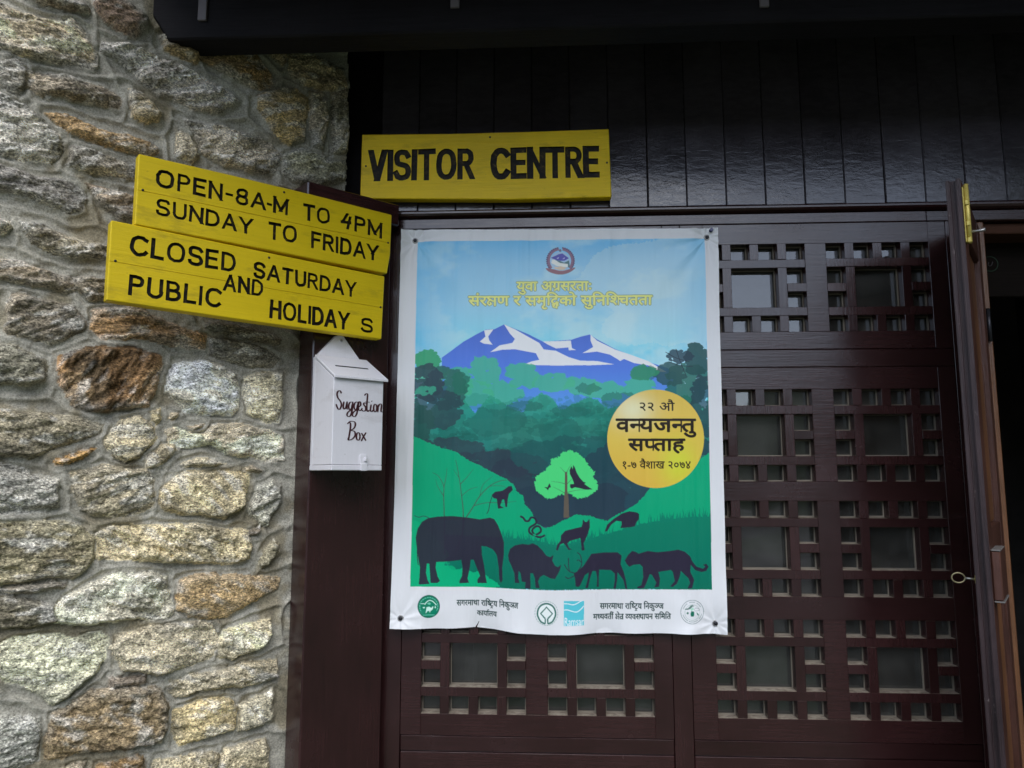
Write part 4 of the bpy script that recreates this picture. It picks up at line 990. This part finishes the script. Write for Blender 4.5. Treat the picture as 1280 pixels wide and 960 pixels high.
              [(725, 533), (800, 535), (868, 548), (760, 552)], [(1080, 572), (1095, 570), (1085, 577)]): poly(q(p), sn)
    # far woods, getting darker down the valley
    wood = grad([(455, (76, 166, 146)), (500, (50, 154, 134)), (535, (30, 128, 112)), (575, (22, 100, 94)), (620, (34, 70, 80)), (660, (44, 62, 78))])
    r2 = np.random.RandomState(4)
    for i, (cx, cy, rx, ry) in enumerate([(540, 470, 16, 20), (572, 478, 14, 16), (607, 464, 15, 17), (652, 470, 17, 12), (690, 478, 22, 10), (728, 482, 18, 9), (758, 488, 20, 10), (628, 492, 18, 12), (596, 492, 18, 14), (800, 486, 20, 12)]):
        foliage(cx, cy, rx, ry, (70, 174, 142), .84, 46, 6, 60 + i)
    top = [(519, 480)] + [(520 + 12 * k + r2.uniform(-3, 3), 503 + 9 * math.sin(k * 1.3) + r2.uniform(-5, 5)) for k in range(31)] + [(888, 480), (890, 737), (513, 733)]
    poly(top, wood, .93, False, .7, 3)
    for i in range(90):                                          # layered crowns in the haze
        cx, cy = r2.uniform(525, 880), r2.uniform(500, 600); rx, ry = r2.uniform(10, 30), r2.uniform(6, 14); d = r2.uniform(-1, 1)
        c = (26 + 20 * d, 112 + 26 * d - (cy - 500) * .40, 100 + 22 * d - (cy - 500) * .26)
        foliage(cx, cy, rx, ry * .8, c, .34, 34, 4.2, 200 + i)
    for i, (cx, cy, rx, ry) in enumerate([(620, 528, 38, 20), (736, 486, 15, 7), (806, 466, 17, 9), (776, 500, 30, 10), (700, 545, 30, 22), (712, 515, 24, 9), (655, 508, 22, 7)]):
        poly(dens([(cx + rx * math.cos(a) * r2.uniform(.8, 1.15), cy + ry * math.sin(a) * r2.uniform(.75, 1.15)) for a in np.linspace(0, 6.28, 13)[:-1]]), (36, 102, 98), .62, False, .7, 40 + i)
    foliage(534, 450, 15, 10, (64, 158, 122), 1, 70, 4, 3); foliage(556, 486, 24, 26, (44, 92, 92), .85, 150, 4.5, 4)
    foliage(535, 478, 16, 22, (50, 68, 84), .9, 110, 4.5, 5); foliage(548, 512, 30, 22, (48, 72, 84), .85, 150, 5, 6); foliage(524, 528, 14, 22, (42, 84, 84), .9, 90, 5, 16)
    foliage(533, 489, 12, 5, (62, 160, 138), .8, 26, 3, 8); foliage(576, 478, 8, 12, (40, 108, 96), .85, 40, 4, 9)
    foliage(860, 480, 26, 24, (38, 104, 92), .9, 150, 4.5, 10); foliage(872, 450, 12, 20, (36, 80, 84), .95, 100, 4.5, 11)
    foliage(850, 445, 16, 7, (38, 62, 80), .9, 60, 3, 12); foliage(838, 468, 18, 12, (44, 84, 88), .9, 90, 4, 13); foliage(876, 520, 12, 50, (40, 62, 80), .8, 130, 5, 14); foliage(806, 466, 15, 8, (52, 138, 108), .9, 50, 4, 15)
    for a, b in (((832, 440), (862, 452)), ((836, 452), (866, 458)), ((845, 436), (858, 470))): line([a, ((a[0] + b[0]) / 2, (a[1] + b[1]) / 2 + 2), b], .8, (40, 55, 70))
    foliage(620, 580, 60, 14, (50, 62, 78), .85, 170, 6, 20); foliage(560, 560, 44, 10, (50, 66, 80), .8, 100, 5, 21); foliage(645, 600, 30, 26, (48, 60, 76), .85, 130, 6, 22)
    foliage(715, 570, 70, 22, (36, 84, 90), .7, 170, 7, 23); foliage(770, 600, 44, 40, (42, 66, 82), .8, 190, 8, 24); foliage(700, 630, 60, 26, (44, 62, 78), .95, 230, 7, 25); foliage(750, 628, 30, 20, (44, 62, 78), .95, 120, 7, 26)
    # bright slopes
    g1 = grad([(540, (6, 160, 122)), (620, (2, 154, 116)), (690, (0, 154, 114))]); 
    poly([(512, 543), (531, 551), (552, 560), (569, 564), (583, 574), (600, 582), (617, 591), (633, 599), (642, 605), (646, 614), (654, 620), (656, 630), (665, 640), (672, 655), (682, 660), (690, 658), (700, 652), (710, 648), (720, 643), (738, 645), (746, 648), (759, 651), (769, 644), (782, 638), (795, 630), (805, 620), (812, 610), (826, 600), (850, 590), (887, 566), (890, 737), (513, 733)], g1, 1, False, .45, 30)
    def tuft(x0, x1, yf, col, hmin, hmax, n, seed, alpha=1.0):
        r3 = np.random.RandomState(seed)
        for i in range(n):
            x = r3.uniform(x0, x1); y = yf(x); h = r3.uniform(hmin, hmax); l = r3.uniform(-3, 3)
            poly([(x - 1.1, y + 3), (x + l, y - h), (x + 1.1, y + 3)], col, alpha)
    gy = lambda x: np.interp(x, [560, 640, 672, 700, 740, 770, 800, 840, 890], [668, 672, 676, 682, 672, 664, 655, 648, 645])
    xs = np.linspace(556, 890, 60); gcol = grad([(645, (4, 118, 98)), (700, (4, 112, 96)), (737, (4, 104, 88))])
    poly([(x, gy(x)) for x in xs] + [(890, 737), (600, 735), (556, 700)], gcol, 1, False, .5, 31)
    tuft(625, 890, gy, (10, 118, 100), 3, 13, 170, 5)
    poly([(513, 650), (560, 690), (556, 700), (565, 712), (580, 711), (592, 716), (600, 713), (608, 720), (619, 735), (513, 733)], (4, 164, 120), 1, True, .4, 32)
    tuft(556, 600, lambda x: 704, (10, 112, 98), 0, 4, 20, 9)
    dk = (48, 46, 64)
    # bare tree on the slope
    t5 = lambda p: [(500 + x / 4.8, 420 + y / 4.8) for x, y in p]
    br = (66, 84, 78)
    for p, w in (([(355, 1360), (350, 1120), (340, 1010)], 0), ): pass
    for p, w in (([(268, 1310), (266, 1100), (262, 960), (262, 900), (230, 840), (195, 820)], 1.5), ([(263, 910), (275, 850), (282, 790)], 1.0), ([(262, 960), (225, 900), (215, 860)], .8),
                 ([(330, 1310), (375, 1180), (380, 1060), (370, 960), (360, 880), (345, 790), (335, 745)], 1.7), ([(362, 890), (400, 850), (440, 800)], 1.0), ([(375, 1120), (430, 1040), (480, 960), (540, 900), (600, 870), (660, 862)], 1.6),
                 ([(440, 1020), (520, 1000), (620, 1000), (700, 990)], 1.0), ([(480, 960), (500, 890), (560, 840)], .9), ([(370, 960), (420, 920), (470, 905)], .9), ([(355, 850), (320, 800)], .7), ([(540, 900), (620, 900), (650, 930)], .7)):
        line(t5(p), w, br, .85, True, True)
    # light green tree, bird, butterfly
    tt = lambda p: [(650 + x / 8.725, 550 + y / 8.725) for x, y in p]
    poly(tt([(155, 500), (165, 400), (230, 370), (280, 320), (300, 285), (340, 270), (338, 210), (440, 170), (470, 130), (550, 112), (630, 140), (700, 200), (740, 270), (760, 300), (815, 350), (800, 400), (840, 450), (850, 520), (800, 580), (720, 630), (620, 635), (580, 610), (570, 590), (540, 580), (480, 590), (430, 600), (380, 630), (300, 640), (240, 600), (190, 560)]), (74, 202, 124), 1, False, .7, 33)
    poly(tt([(490, 350), (515, 345), (517, 560), (528, 620), (536, 845), (474, 845), (482, 620), (488, 560)]), (92, 86, 80))
    for p in ([(505, 365), (530, 310), (560, 265)], [(498, 360), (460, 320), (435, 295)], [(500, 480), (420, 460), (340, 452)], [(490, 580), (430, 545), (360, 510)], [(512, 480), (550, 440), (580, 410)], [(520, 570), (600, 550), (740, 535)]): line(tt(p), .7, (70, 96, 78), 1, True, True)
    poly(tt([(540, 330), (560, 285), (575, 320), (580, 270), (598, 300), (620, 360), (650, 410), (690, 455), (720, 465), (700, 478), (745, 510), (790, 538), (720, 542), (650, 525), (600, 515), (565, 530), (545, 515), (545, 482), (590, 478), (572, 425), (545, 372)]), dk)
    poly(tt([(262, 512), (300, 515), (318, 475), (325, 475), (338, 515), (318, 520), (305, 548), (290, 530)]), dk)
    # animals
    e = lambda p: [(500 + x / 6.4, 600 + y / 6.4) for x, y in p]; a8 = lambda p: [(690 + x / 6.095, 600 + y / 6.095) for x, y in p]
    poly(e([(125, 460), (140, 390), (175, 335), (225, 305), (300, 293), (420, 288), (540, 300), (640, 315), (720, 300), (755, 312), (785, 360), (812, 430), (832, 500), (830, 600), (818, 700), (820, 800), (806, 822), (794, 790), (790, 700), (775, 600), (760, 575), (740, 552), (690, 530), (652, 528), (656, 600), (672, 680), (686, 780), (695, 826), (620, 829), (618, 800), (640, 770), (620, 720), (590, 640), (566, 640), (555, 720), (540, 790), (552, 826), (475, 829), (475, 810), (495, 770), (500, 700), (490, 640), (430, 647), (340, 655), (290, 655), (285, 700), (300, 770), (320, 808), (300, 824), (245, 822), (240, 740), (235, 668), (215, 668), (208, 740), (222, 800), (238, 830), (150, 836), (155, 780), (160, 700), (150, 650), (135, 560)]), dk, .97, False)
    line(e([(138, 560), (138, 620), (146, 680)]), 1, dk); line(e([(230, 302), (190, 288), (150, 298), (115, 285)]), .9, (50, 78, 80))
    poly(e([(865, 600), (880, 550), (920, 520), (980, 508), (1030, 515), (1060, 503), (1100, 520), (1140, 560), (1170, 600), (1200, 612), (1228, 596), (1218, 640), (1240, 680), (1262, 690), (1290, 672), (1276, 720), (1262, 745), (1240, 782), (1200, 776), (1150, 750), (1120, 768), (1105, 800), (1117, 852), (1085, 852), (1080, 780), (1065, 740), (1042, 740), (1044, 862), (1000, 858), (1005, 810), (975, 806), (965, 740), (950, 720), (945, 780), (957, 818), (920, 816), (915, 740), (890, 680), (870, 640)]), dk, .97)
    poly(e([(870, 48), (895, 48), (903, 80), (872, 110), (862, 160), (857, 217), (845, 217), (833, 155), (820, 155), (802, 205), (832, 222), (785, 229), (780, 190), (775, 150), (750, 145), (735, 120), (760, 95), (820, 85), (850, 65)]), dk); line(e([(742, 122), (722, 180), (710, 240), (695, 270)]), .9, dk)
    line(e([(962, 288), (985, 300), (1005, 325), (1030, 325), (1050, 298), (1082, 308), (1088, 345), (1040, 378), (1035, 415), (1075, 438), (1125, 412), (1120, 376), (1090, 368), (1058, 400), (1080, 440), (1120, 455), (1160, 438)]), 2.5, dk)
    poly(a8([(235, 297), (252, 318), (266, 318), (286, 294), (288, 360), (265, 430), (240, 480), (248, 532), (225, 536), (222, 480), (215, 440), (180, 450), (140, 460), (115, 480), (130, 515), (152, 526), (125, 529), (100, 490), (88, 478), (60, 490), (45, 532), (30, 530), (40, 490), (65, 460), (68, 420), (100, 385), (160, 370), (225, 355), (232, 330)]), dk)
    poly(a8([(402, 392), (420, 340), (470, 295), (530, 255), (590, 238), (640, 245), (655, 252), (664, 262), (660, 300), (640, 325), (630, 352), (590, 360), (520, 366), (530, 340), (530, 315), (490, 310), (450, 340), (420, 390)]), dk)
    poly(a8([(180, 802), (175, 740), (165, 705), (195, 690), (240, 650), (280, 590), (300, 560), (400, 550), (500, 550), (530, 575), (522, 640), (547, 700), (562, 760), (574, 827), (560, 827), (545, 760), (500, 700), (496, 760), (487, 824), (470, 824), (480, 760), (478, 710), (450, 685), (360, 680), (356, 740), (357, 810), (342, 810), (345, 740), (335, 690), (308, 690), (291, 740), (274, 817), (255, 817), (275, 740), (280, 700), (250, 720), (212, 800), (197, 807)]), dk)
    for p in ([(178, 705), (130, 688), (92, 638)], [(132, 688), (126, 640), (126, 590)], [(175, 720), (125, 742), (100, 728)], [(195, 690), (226, 640), (216, 572), (192, 550)], [(222, 622), (202, 605), (190, 612)]): line(a8(p), 1.0, dk)
    poly(a8([(555, 612), (580, 570), (602, 548), (612, 540), (640, 548), (660, 560), (730, 540), (800, 550), (900, 540), (960, 530), (1010, 545), (1050, 580), (1068, 620), (1100, 660), (1150, 676), (1168, 660), (1150, 645), (1175, 638), (1192, 660), (1175, 692), (1140, 701), (1090, 686), (1055, 645), (1052, 700), (1082, 760), (1066, 822), (1030, 827), (1050, 785), (1040, 750), (980, 690), (970, 740), (950, 790), (920, 814), (900, 810), (935, 770), (920, 700), (905, 685), (810, 700), (822, 750), (816, 812), (780, 817), (795, 780), (760, 720), (745, 715), (720, 780), (700, 822), (650, 823), (650, 812), (680, 800), (695, 740), (690, 660), (670, 640), (620, 645), (590, 660), (570, 640)]), dk)
    # gold roundel
    bx, by, brx, bry = 819.5, 548.5, 60.5, 61.5
    gd = grad([(486, (206, 178, 86)), (550, (208, 182, 84)), (612, (204, 168, 74))])
    hl = np.exp(-(((px - 790) / 26) ** 2 + ((py - 512) / 20) ** 2))[..., None]; gd = gd * (1 - .8 * hl) + ink((232, 222, 196)) * .8 * hl
    h2 = np.exp(-(((px - 848) / 24) ** 2 + ((py - 580) / 30) ** 2))[..., None]; gd = gd * (1 - .75 * h2) + ink((190, 206, 62)) * .75 * h2
    ra = np.radians(np.arange(0, 360, 4)); r = mask_fill([cv(np.stack([bx + brx * np.cos(ra), by + bry * np.sin(ra)], 1))]); paint(*r, gd)
    clip[0] = None
    # ---- Devanagari, shaped by hand from single letters: 'x½' half letter, '^' reph, '_r' subscript ra, '~d' under-letter
    cache = {}
    def tris(s, off=.0):
        if (s, off) not in cache:
            me = text_mesh(s, 0, off); me.calc_loop_triangles(); v = np.array([x.co[:2] for x in me.vertices]); T = np.array([t.vertices[:] for t in me.loop_triangles])
            cache[(s, off)] = v[T] if len(T) else np.zeros((0, 3, 2)); bpy.data.meshes.remove(me)
        return cache[(s, off)]
    bar0 = tris('|' * 8)[..., 0].max()
    def adv(s): return tris(s + '|' * 8)[..., 0].max() - bar0
    def clip_tris(T, xm):
        out = []
        for t in T:
            P = list(t); Q = []
            for i in range(3):
                a, b = P[i], P[(i + 1) % 3]
                if a[0] <= xm: Q.append(a)
                if (a[0] <= xm) != (b[0] <= xm): u = (xm - a[0]) / (b[0] - a[0]); Q.append(a + (b - a) * u)
            for i in range(1, len(Q) - 1): out.append([Q[0], Q[i], Q[i + 1]])
        return np.array(out).reshape(-1, 3, 2)
    def stroke(P, w):
        P = np.array(P, float); out = []
        for a, b in zip(P, P[1:]):
            d = (b - a) / (np.hypot(*(b - a)) + 1e-9); n_ = np.array([-d[1], d[0]]) * w / 2; a2, b2 = a - d * w * .3, b + d * w * .3
            out += [[a2 + n_, b2 + n_, b2 - n_], [a2 + n_, b2 - n_, a2 - n_]]
        return np.array(out)
    def deva(toks, off):
        x = 0; out = []
        for t in toks:
            if t == ' ': x += .30; continue
            if t == '^': out.append(stroke([(x - .12, .62), (x - .20, .74), (x - .10, .84), (x + .02, .78)], .06)); continue
            if t == '_r': out.append(stroke([(x - .17, .17), (x - .40, .02)], .065)); continue
            if t == '_tr': out.append(stroke([(x - .40, -.20), (x - .27, -.06), (x - .14, -.20)], .06)); continue
            if t[0] == '~': out.append(tris(t[1], off) * [.62, .5] + [x - .46, -.22]); continue
            if t == 'KSH':
                o0 = len(out)
                out.append(stroke([(0, .59), (.62, .59)], .075)); out.append(stroke([(.50, .6), (.50, .0)], .075))
                out.append(stroke([(.10, .58), (.10, .47), (.24, .40), (.10, .28), (.06, .14), (.16, .03), (.28, .10), (.22, .20)], .06)); out.append(stroke([(.22, .40), (.36, .30), (.50, .30)], .06)); out[o0:] = [g_ + [x, 0] for g_ in out[o0:]]; x += .62; continue
            if t.endswith('½'):
                g = tris(t[0], off); w = adv(t[0]); xm = w - .155; out.append(clip_tris(g, xm) + [x, 0]); x += xm
            else: out.append(tris(t, off) + [x, 0]); x += adv(t)
        return np.concatenate(out), x
    def tri_mask(T):
        x0, y0 = np.floor(T.reshape(-1, 2).min(0)).astype(int) - 1; x1, y1 = np.ceil(T.reshape(-1, 2).max(0)).astype(int) + 2
        m = np.zeros((y1 - y0, x1 - x0), bool)
        for t in T:
            a0, b0 = np.floor(t.min(0)).astype(int) - [x0, y0]; a1, b1 = np.ceil(t.max(0)).astype(int) + 1 - [x0, y0]
            gx_, gy_ = np.meshgrid(np.arange(a0, a1) + x0 + .5, np.arange(b0, b1) + y0 + .5)
            s = [(t[(i + 1) % 3][0] - t[i][0]) * (gy_ - t[i][1]) - (t[(i + 1) % 3][1] - t[i][1]) * (gx_ - t[i][0]) for i in range(3)]
            m[b0:b1, a0:a1] |= ((s[0] >= 0) & (s[1] >= 0) & (s[2] >= 0)) | ((s[0] <= 0) & (s[1] <= 0) & (s[2] <= 0))
        return m, x0, y0
    def write(T, w, pl, pr, hpx, cap, col, outline=None, grow=0):
        pl, pr = np.array(pl, float), np.array(pr, float); d = (pr - pl) / w; sy = hpx / cap
        P = T.reshape(-1, 2); Q = pl + P[:, :1] * d + P[:, 1:] * np.array([0, -sy])
        m, x0, y0 = tri_mask(cv(Q).reshape(-1, 3, 2)); m = np.pad(m, 6); x0 -= 6; y0 -= 6
        def dil(m, r):
            o = m.copy()
            for dx in range(-r, r + 1):
                for dy in range(-r, r + 1):
                    if dx * dx + dy * dy <= r * r + .5: o |= np.roll(np.roll(m, dx, 1), dy, 0)
            return o
        if grow: m = dil(m, grow)
        if outline: paint(dil(m, 3), x0, y0, ink(outline), .8)
        paint(m, x0, y0, ink(col))
    def dwrite(toks, pl, pr, h, col, off=.0, outline=None, grow=0):
        grow = int(round(off / .62 * h * W / 400)); off = 0
        T, w = deva(toks.split('|') if isinstance(toks, str) else toks, off); write(T, w, pl, pr, h, .62, col, outline, grow)
    yl, ol = (228, 228, 140), (104, 122, 84)
    dwrite('य|ु|व|ा| |अ|ग|_r|स|र|त|ा|ः', (646, 363.7), (740, 362.6), 10.8, yl, .022, ol)
    dwrite('स|ं|र|KSH|ण| |र| |स|म|ृ|ि|द|~ध|क|ो| |स|ु|ि|न|ि|श½|च|त|त|ा', (586, 382.2), (815, 380.6), 11.2, yl, .022, ol)
    bk = (44, 38, 34)
    dwrite('२|२| |औ', (798, 513.4), (843, 513.4), 9.8, bk, .02)
    dwrite('व|न½|य|ज|न½|त|ु', (770, 539.6), (869, 539.6), 15.6, bk, .035)
    dwrite('स|प½|त|ा|ह', (785.5, 563.2), (855.6, 563.2), 14.2, bk, .035)
    dwrite('१|-|७| |व|ै|श|ा|ख| |२|०|७|४', (776.8, 585.6), (863.7, 585.6), 8.6, bk, .02)
    ft = (34, 62, 62)
    dwrite('स|ग|र|म|ा|थ|ा| |र|ा|ि|ष½|ट|_tr|य| |ि|न|क|ु|ञ½|ज', (570.8, 757.6), (647.8, 758.8), 6.8, ft, .014)
    dwrite('क|ा|य|ा|^|ल|य', (596, 770.6), (620.6, 771), 6.0, ft, .014)
    dwrite('स|ग|र|म|ा|थ|ा| |र|ा|ि|ष½|ट|_tr|य| |ि|न|क|ु|ञ½|ज', (750.2, 760.2), (829.3, 760.6), 6.6, ft, .014)
    dwrite('म|ध½|य|व|त|ी|^| |KSH|े|त|_r| |व½|य|व|स½|थ|ा|प|न| |स|ि|म|ि|त', (741.8, 773), (838.2, 773.4), 6.4, ft, .014)
    # ---- emblems along the foot and at the head
    gE, pE = (22, 118, 96), (186, 226, 218)
    disc(536, 758, 13.8, 14.4, gE); ring(536, 758, 13.4, .9, (40, 92, 86)); ring(536, 758, 11.2, 1.2, (104, 182, 164), .9, 150, 390)
    for a in range(160, 390, 16): disc(536 + 11.3 * math.cos(R_(a)), 758 + 11.5 * math.sin(R_(a)), .55, .55, gE)
    z = lambda p: [(510 + x / 24, 740 + y / 24) for x, y in p]
    line(z([(505, 375), (560, 300), (640, 252), (740, 280), (850, 395)]), 1.2, pE); line(z([(395, 348), (500, 350)]), .8, pE); poly(z([(570, 345), (640, 310), (690, 350), (640, 390)]), (110, 190, 172))
    poly(z([(445, 450), (500, 440), (520, 470), (470, 492)]), pE); poly(z([(810, 400), (838, 470), (815, 495), (798, 470)]), pE)
    poly(z([(560, 450), (640, 440), (700, 480), (740, 430), (762, 440), (740, 520), (690, 560), (668, 560), (664, 640), (640, 560), (580, 570), (545, 635), (535, 620), (552, 530)]), pE); line(z([(455, 685), (800, 685)]), 1.0, (92, 178, 158), 1, False)
    o6 = lambda p: [(660 + x / 16, 740 + y / 16) for x, y in p]
    ring(683, 763.2, 14.3, .8, (120, 150, 150), .8); 
    for a in range(0, 360, 13): disc(683 + 14.3 * math.cos(R_(a)), 763.2 + 14.6 * math.sin(R_(a)), .6, .6, (196, 206, 214))
    disc(683, 763.4, 11.6, 11.9, (214, 236, 232)); line(o6([(345, 570), (260, 535), (205, 450), (190, 380), (210, 290), (270, 220), (370, 190), (470, 220), (530, 290), (552, 380), (535, 450), (480, 535), (395, 570)]), 2.0, (48, 104, 98))
    line(o6([(345, 570), (345, 475)]), 1.7, (48, 104, 98), 1, False); line(o6([(345, 475), (255, 380), (370, 258), (488, 380), (395, 475)]), 1.9, (48, 104, 98), 1, False); line(o6([(395, 475), (395, 570)]), 1.7, (48, 104, 98), 1, False)
    poly([(704.8, 749), (730.2, 749.6), (730, 779), (704.6, 778.4)], (84, 182, 204)); wv = (214, 238, 244)
    line(o6([(720, 195), (800, 200), (900, 222), (980, 200), (1040, 165), (1100, 142)]), 1.0, wv); line(o6([(720, 318), (790, 315), (880, 345), (970, 362), (1050, 320), (1118, 250)]), 1.0, wv)
    T = tris('Ramsar', .0); write(T, T[..., 0].max(), (705.2, 778.2), (729.8, 778.6), 9.6, .70, wv)
    ring(865, 764.6, 14.6, .7, (110, 128, 134)); ring(865, 765.2, 9.6, .5, (150, 170, 172))
    for a0, a1 in ((200, 240), (255, 290), (300, 335), (60, 110), (120, 165), (15, 50)):
        for a in range(a0, a1, 7): disc(865 + 12.1 * math.cos(R_(a)), 764.6 + 12.2 * math.sin(R_(a)), .65, .5, (116, 138, 140))
    r7 = lambda p: [(840 + x / 21.34, 740 + y / 21.34) for x, y in p]
    poly(r7([(330, 440), (420, 420), (490, 350), (540, 338), (590, 372), (540, 380), (480, 440), (410, 465), (335, 460)]), (88, 116, 112)); poly(r7([(480, 440), (560, 400), (570, 460), (500, 500)]), (150, 196, 184)); poly(r7([(500, 500), (580, 510), (578, 610), (560, 640), (490, 640), (478, 570)]), (32, 104, 88))
    poly(r7([(370, 560), (400, 515), (440, 545), (410, 590)]), (66, 116, 106)); poly(r7([(645, 530), (700, 580), (712, 630), (660, 600)]), (66, 116, 106)); line(r7([(580, 470), (630, 420), (735, 460), (680, 500), (590, 490)]), .5, (120, 130, 140))
    mr, md_ = (134, 88, 112), (96, 84, 122)
    ring(700.6, 326, 15.2, 4.0, mr, .9, 140, 262); ring(700.6, 326, 15.2, 4.0, mr, .9, 280, 400)
    for a in list(range(140, 262, 9)) + list(range(280, 402, 9)): disc(700.6 + 17 * math.cos(R_(a)), 326 + 16.4 * math.sin(R_(a)), 1.1, 1.1, md_)
    disc(700.2, 313, 1.7, 1.7, (104, 110, 140)); disc(700.6, 327, 12.6, 12.4, (176, 186, 216), .55)
    h3 = lambda p: [(680 + x / 19.2, 300 + y / 19.2) for x, y in p]
    poly(h3([(160, 430), (260, 385), (350, 340), (440, 320), (520, 380), (600, 440), (480, 500), (400, 500), (260, 470)]), (82, 82, 176)); poly(h3([(300, 440), (360, 410), (340, 450)]), (200, 204, 240)); poly(h3([(440, 460), (500, 410), (490, 450)]), (190, 190, 236))
    poly(h3([(260, 470), (390, 500), (480, 545), (600, 490), (620, 640), (580, 660), (400, 560)]), (84, 120, 130)); poly(h3([(190, 480), (250, 470), (380, 550), (570, 575), (575, 650), (420, 640), (300, 620), (175, 555)]), (222, 228, 226))
    poly(h3([(250, 640), (300, 650), (400, 630), (540, 660), (480, 715), (380, 720), (260, 690)]), (206, 190, 176)); poly(h3([(40, 680), (140, 690), (250, 710), (400, 740), (560, 715), (750, 660), (680, 740), (560, 800), (400, 830), (240, 810), (110, 760)]), (142, 104, 118), 1, True)
    # ---- the sheet itself
    A = img.reshape(NV, SS, NU, SS, 3).mean((1, 3))
    u = (np.arange(NU) + .5) / NU; v = (np.arange(NV) + .5) / NV; Ug, Vg = np.meshgrid(u, v)
    # waving lower edge and slightly bowed sides
    low = np.interp(Ug, [0, .17, .25, .36, .48, .66, .85, 1], [0, .0, -.004, .004, .010, .004, 0, 0])
    V2 = Vg + low * Vg ** 10
    P2 = ap(Hi, np.stack([Ug.ravel(), V2.ravel()], 1))
    px_, py_ = P2[:, 0], P2[:, 1]
    Rw = np.stack([(px_ - 640) / FPX, (py_ - 480) / FPX, np.ones(len(px_))], 1) @ MC
    tpar = (YP - CAM[1]) / Rw[:, 1]; Wp = CAM + Rw * tpar[:, None]
    wx, wz = Wp[:, 0].reshape(NV, NU), Wp[:, 2].reshape(NV, NU)
    gr = [(519, 301), (883.5, 297), (501, 773), (894.5, 779)]
    D = np.zeros((NV, NU))
    lf = np.clip(1 - Ug * 1.3, 0, 1)
    D += (fbm(Ug * 26, Vg * 1.6, 12, 3, .6) - .5) * (.0030 + .0050 * lf)                     # soft vertical gathers
    D += (fbm(Ug * 3, Vg * 4, 22, 3) - .5) * .010 + (fbm(Ug * 60, Vg * 14, 33, 2) - .5) * .0007
    for i, g in enumerate(gr):                                                              # pulls from the four eyelets
        c = on_y(*g, YP); dx, dz = wx - c[0], wz - c[2]; rr = np.hypot(dx, dz); an = np.arctan2(dz, dx)
        D += (np.sin(an * 9 + i * 1.7) * (.0019 if i < 2 else .0011) + np.sin(an * 17 + i) * (.0006 if i < 2 else .0002)) * np.exp(-rr / .11) * smooth(.004, .03, rr)
        D += -.006 * np.exp(-(rr / .03) ** 2) * -1
    D += -.010 * Vg ** 12 * np.sin(Ug * 15.5 + .8) - .006 * Vg ** 20 * np.sin(Ug * 37)
    D += -.016 * smooth(.93, 1.0, Ug) * smooth(.80, 1.0, Vg) - .006 * smooth(.96, 1, Ug) - .004 * smooth(.04, 0, Ug)
    D += -.004 * np.sin(np.pi * Vg) * np.sin(np.pi * Ug)
    yw = np.minimum(YP + D, -.0035)
    base = on_y(698, 790, -.004)
    t = thing('poster', 'white bordered vinyl poster of a snowy mountain, forest and animal silhouettes pinned to the lattice', 'poster', (base[0], -.004, base[2]))
    co = np.stack([wx - base[0], yw + .004, wz - base[2]], -1).reshape(-1, 3)
    idx = np.arange(NV * NU).reshape(NV, NU); ok = np.ones((NV - 1, NU - 1), bool)
    tx = ap(Hm, [(594, 786), (599, 776)]) * [NU, NV]                                         # a small tear in the bottom edge
    for k in range(NV - 16, NV - 1):
        f = (k - tx[1][1]) / (NV - tx[1][1])
        if f > 0: c = tx[1][0] + (tx[0][0] - tx[1][0]) * f; ok[k, int(c - 1.2 * f):int(c + 1 + 1.6 * f)] = False
    a = np.stack([idx[:-1, :-1][ok], idx[1:, :-1][ok], idx[1:, 1:][ok], idx[:-1, 1:][ok]], 1)
    me = bpy.data.meshes.new('sheet'); me.vertices.add(len(co)); me.vertices.foreach_set('co', co.ravel().astype(np.float32))
    me.loops.add(a.size); me.loops.foreach_set('vertex_index', a.ravel().astype(np.int32))
    me.polygons.add(len(a)); me.polygons.foreach_set('loop_start', np.arange(0, a.size, 4, dtype=np.int32)); me.update(calc_edges=True)
    at = me.color_attributes.new('print', 'FLOAT_COLOR', 'POINT'); at.data.foreach_set('color', np.concatenate([A.reshape(-1, 3), np.ones((NU * NV, 1))], 1).ravel().astype(np.float32))
    m, nt, b = mat('printed_vinyl', rough=.30, spec=.22)
    an = N(nt, 'ShaderNodeAttribute', attribute_name='print'); nt.links.new(an.outputs['Color'], b.inputs['Base Color'])
    bump(nt, b, noise(nt, coords(nt), 350, 2, .5), .06, .0006)
    link_mesh('sheet', me, m, t, True)
    def ypos(g):
        q = ap(Hm, [g])[0]; return float(yw[min(int(q[1] * NV), NV - 1), min(int(q[0] * NU), NU - 1)])
    for g in gr:
        yq = ypos(g); c = on_y(*g, yq) - np.array([base[0], -.004, base[2]]); bm = bmesh.new()
        disc_lathe(bm, [(.0075, -.0006), (.0078, .0008), (.0066, .0018), (.0048, .0012), (.0046, -.0006)], c, (0, -1, 0), 20)
        o = obj('grommet', bm, M_steel, t)
        bm = bmesh.new(); disc_lathe(bm, [(.0018, -.006), (.0018, .0030), (.0047, .0032), (.0042, .0050), (.0015, .0056)], c, (0, -1, 0), 12); obj('nail', bm, M_dark, o)
    yq = ypos((888.5, 288.5)); c = on_y(888.5, 288.5, yq)
    pt = thing('push_pin', 'dark blue push pin in the top right corner of the poster', 'pin', c)
    bm = bmesh.new(); disc_lathe(bm, [(.0045, 0), (.0045, .0012), (.0026, .003), (.0026, .008), (.0042, .0095), (.0040, .011)], (0, 0, 0), (0, -1, 0), 14)
    obj('head', bm, mat('blue_plastic', (.015, .02, .12), .3)[0], pt)
    bm = bmesh.new(); tube(bm, [(0, .0005, 0), (0, .0035 + abs(yq) * .6, 0)], .0006, 6); obj('point', bm, M_steel, pt)
poster()
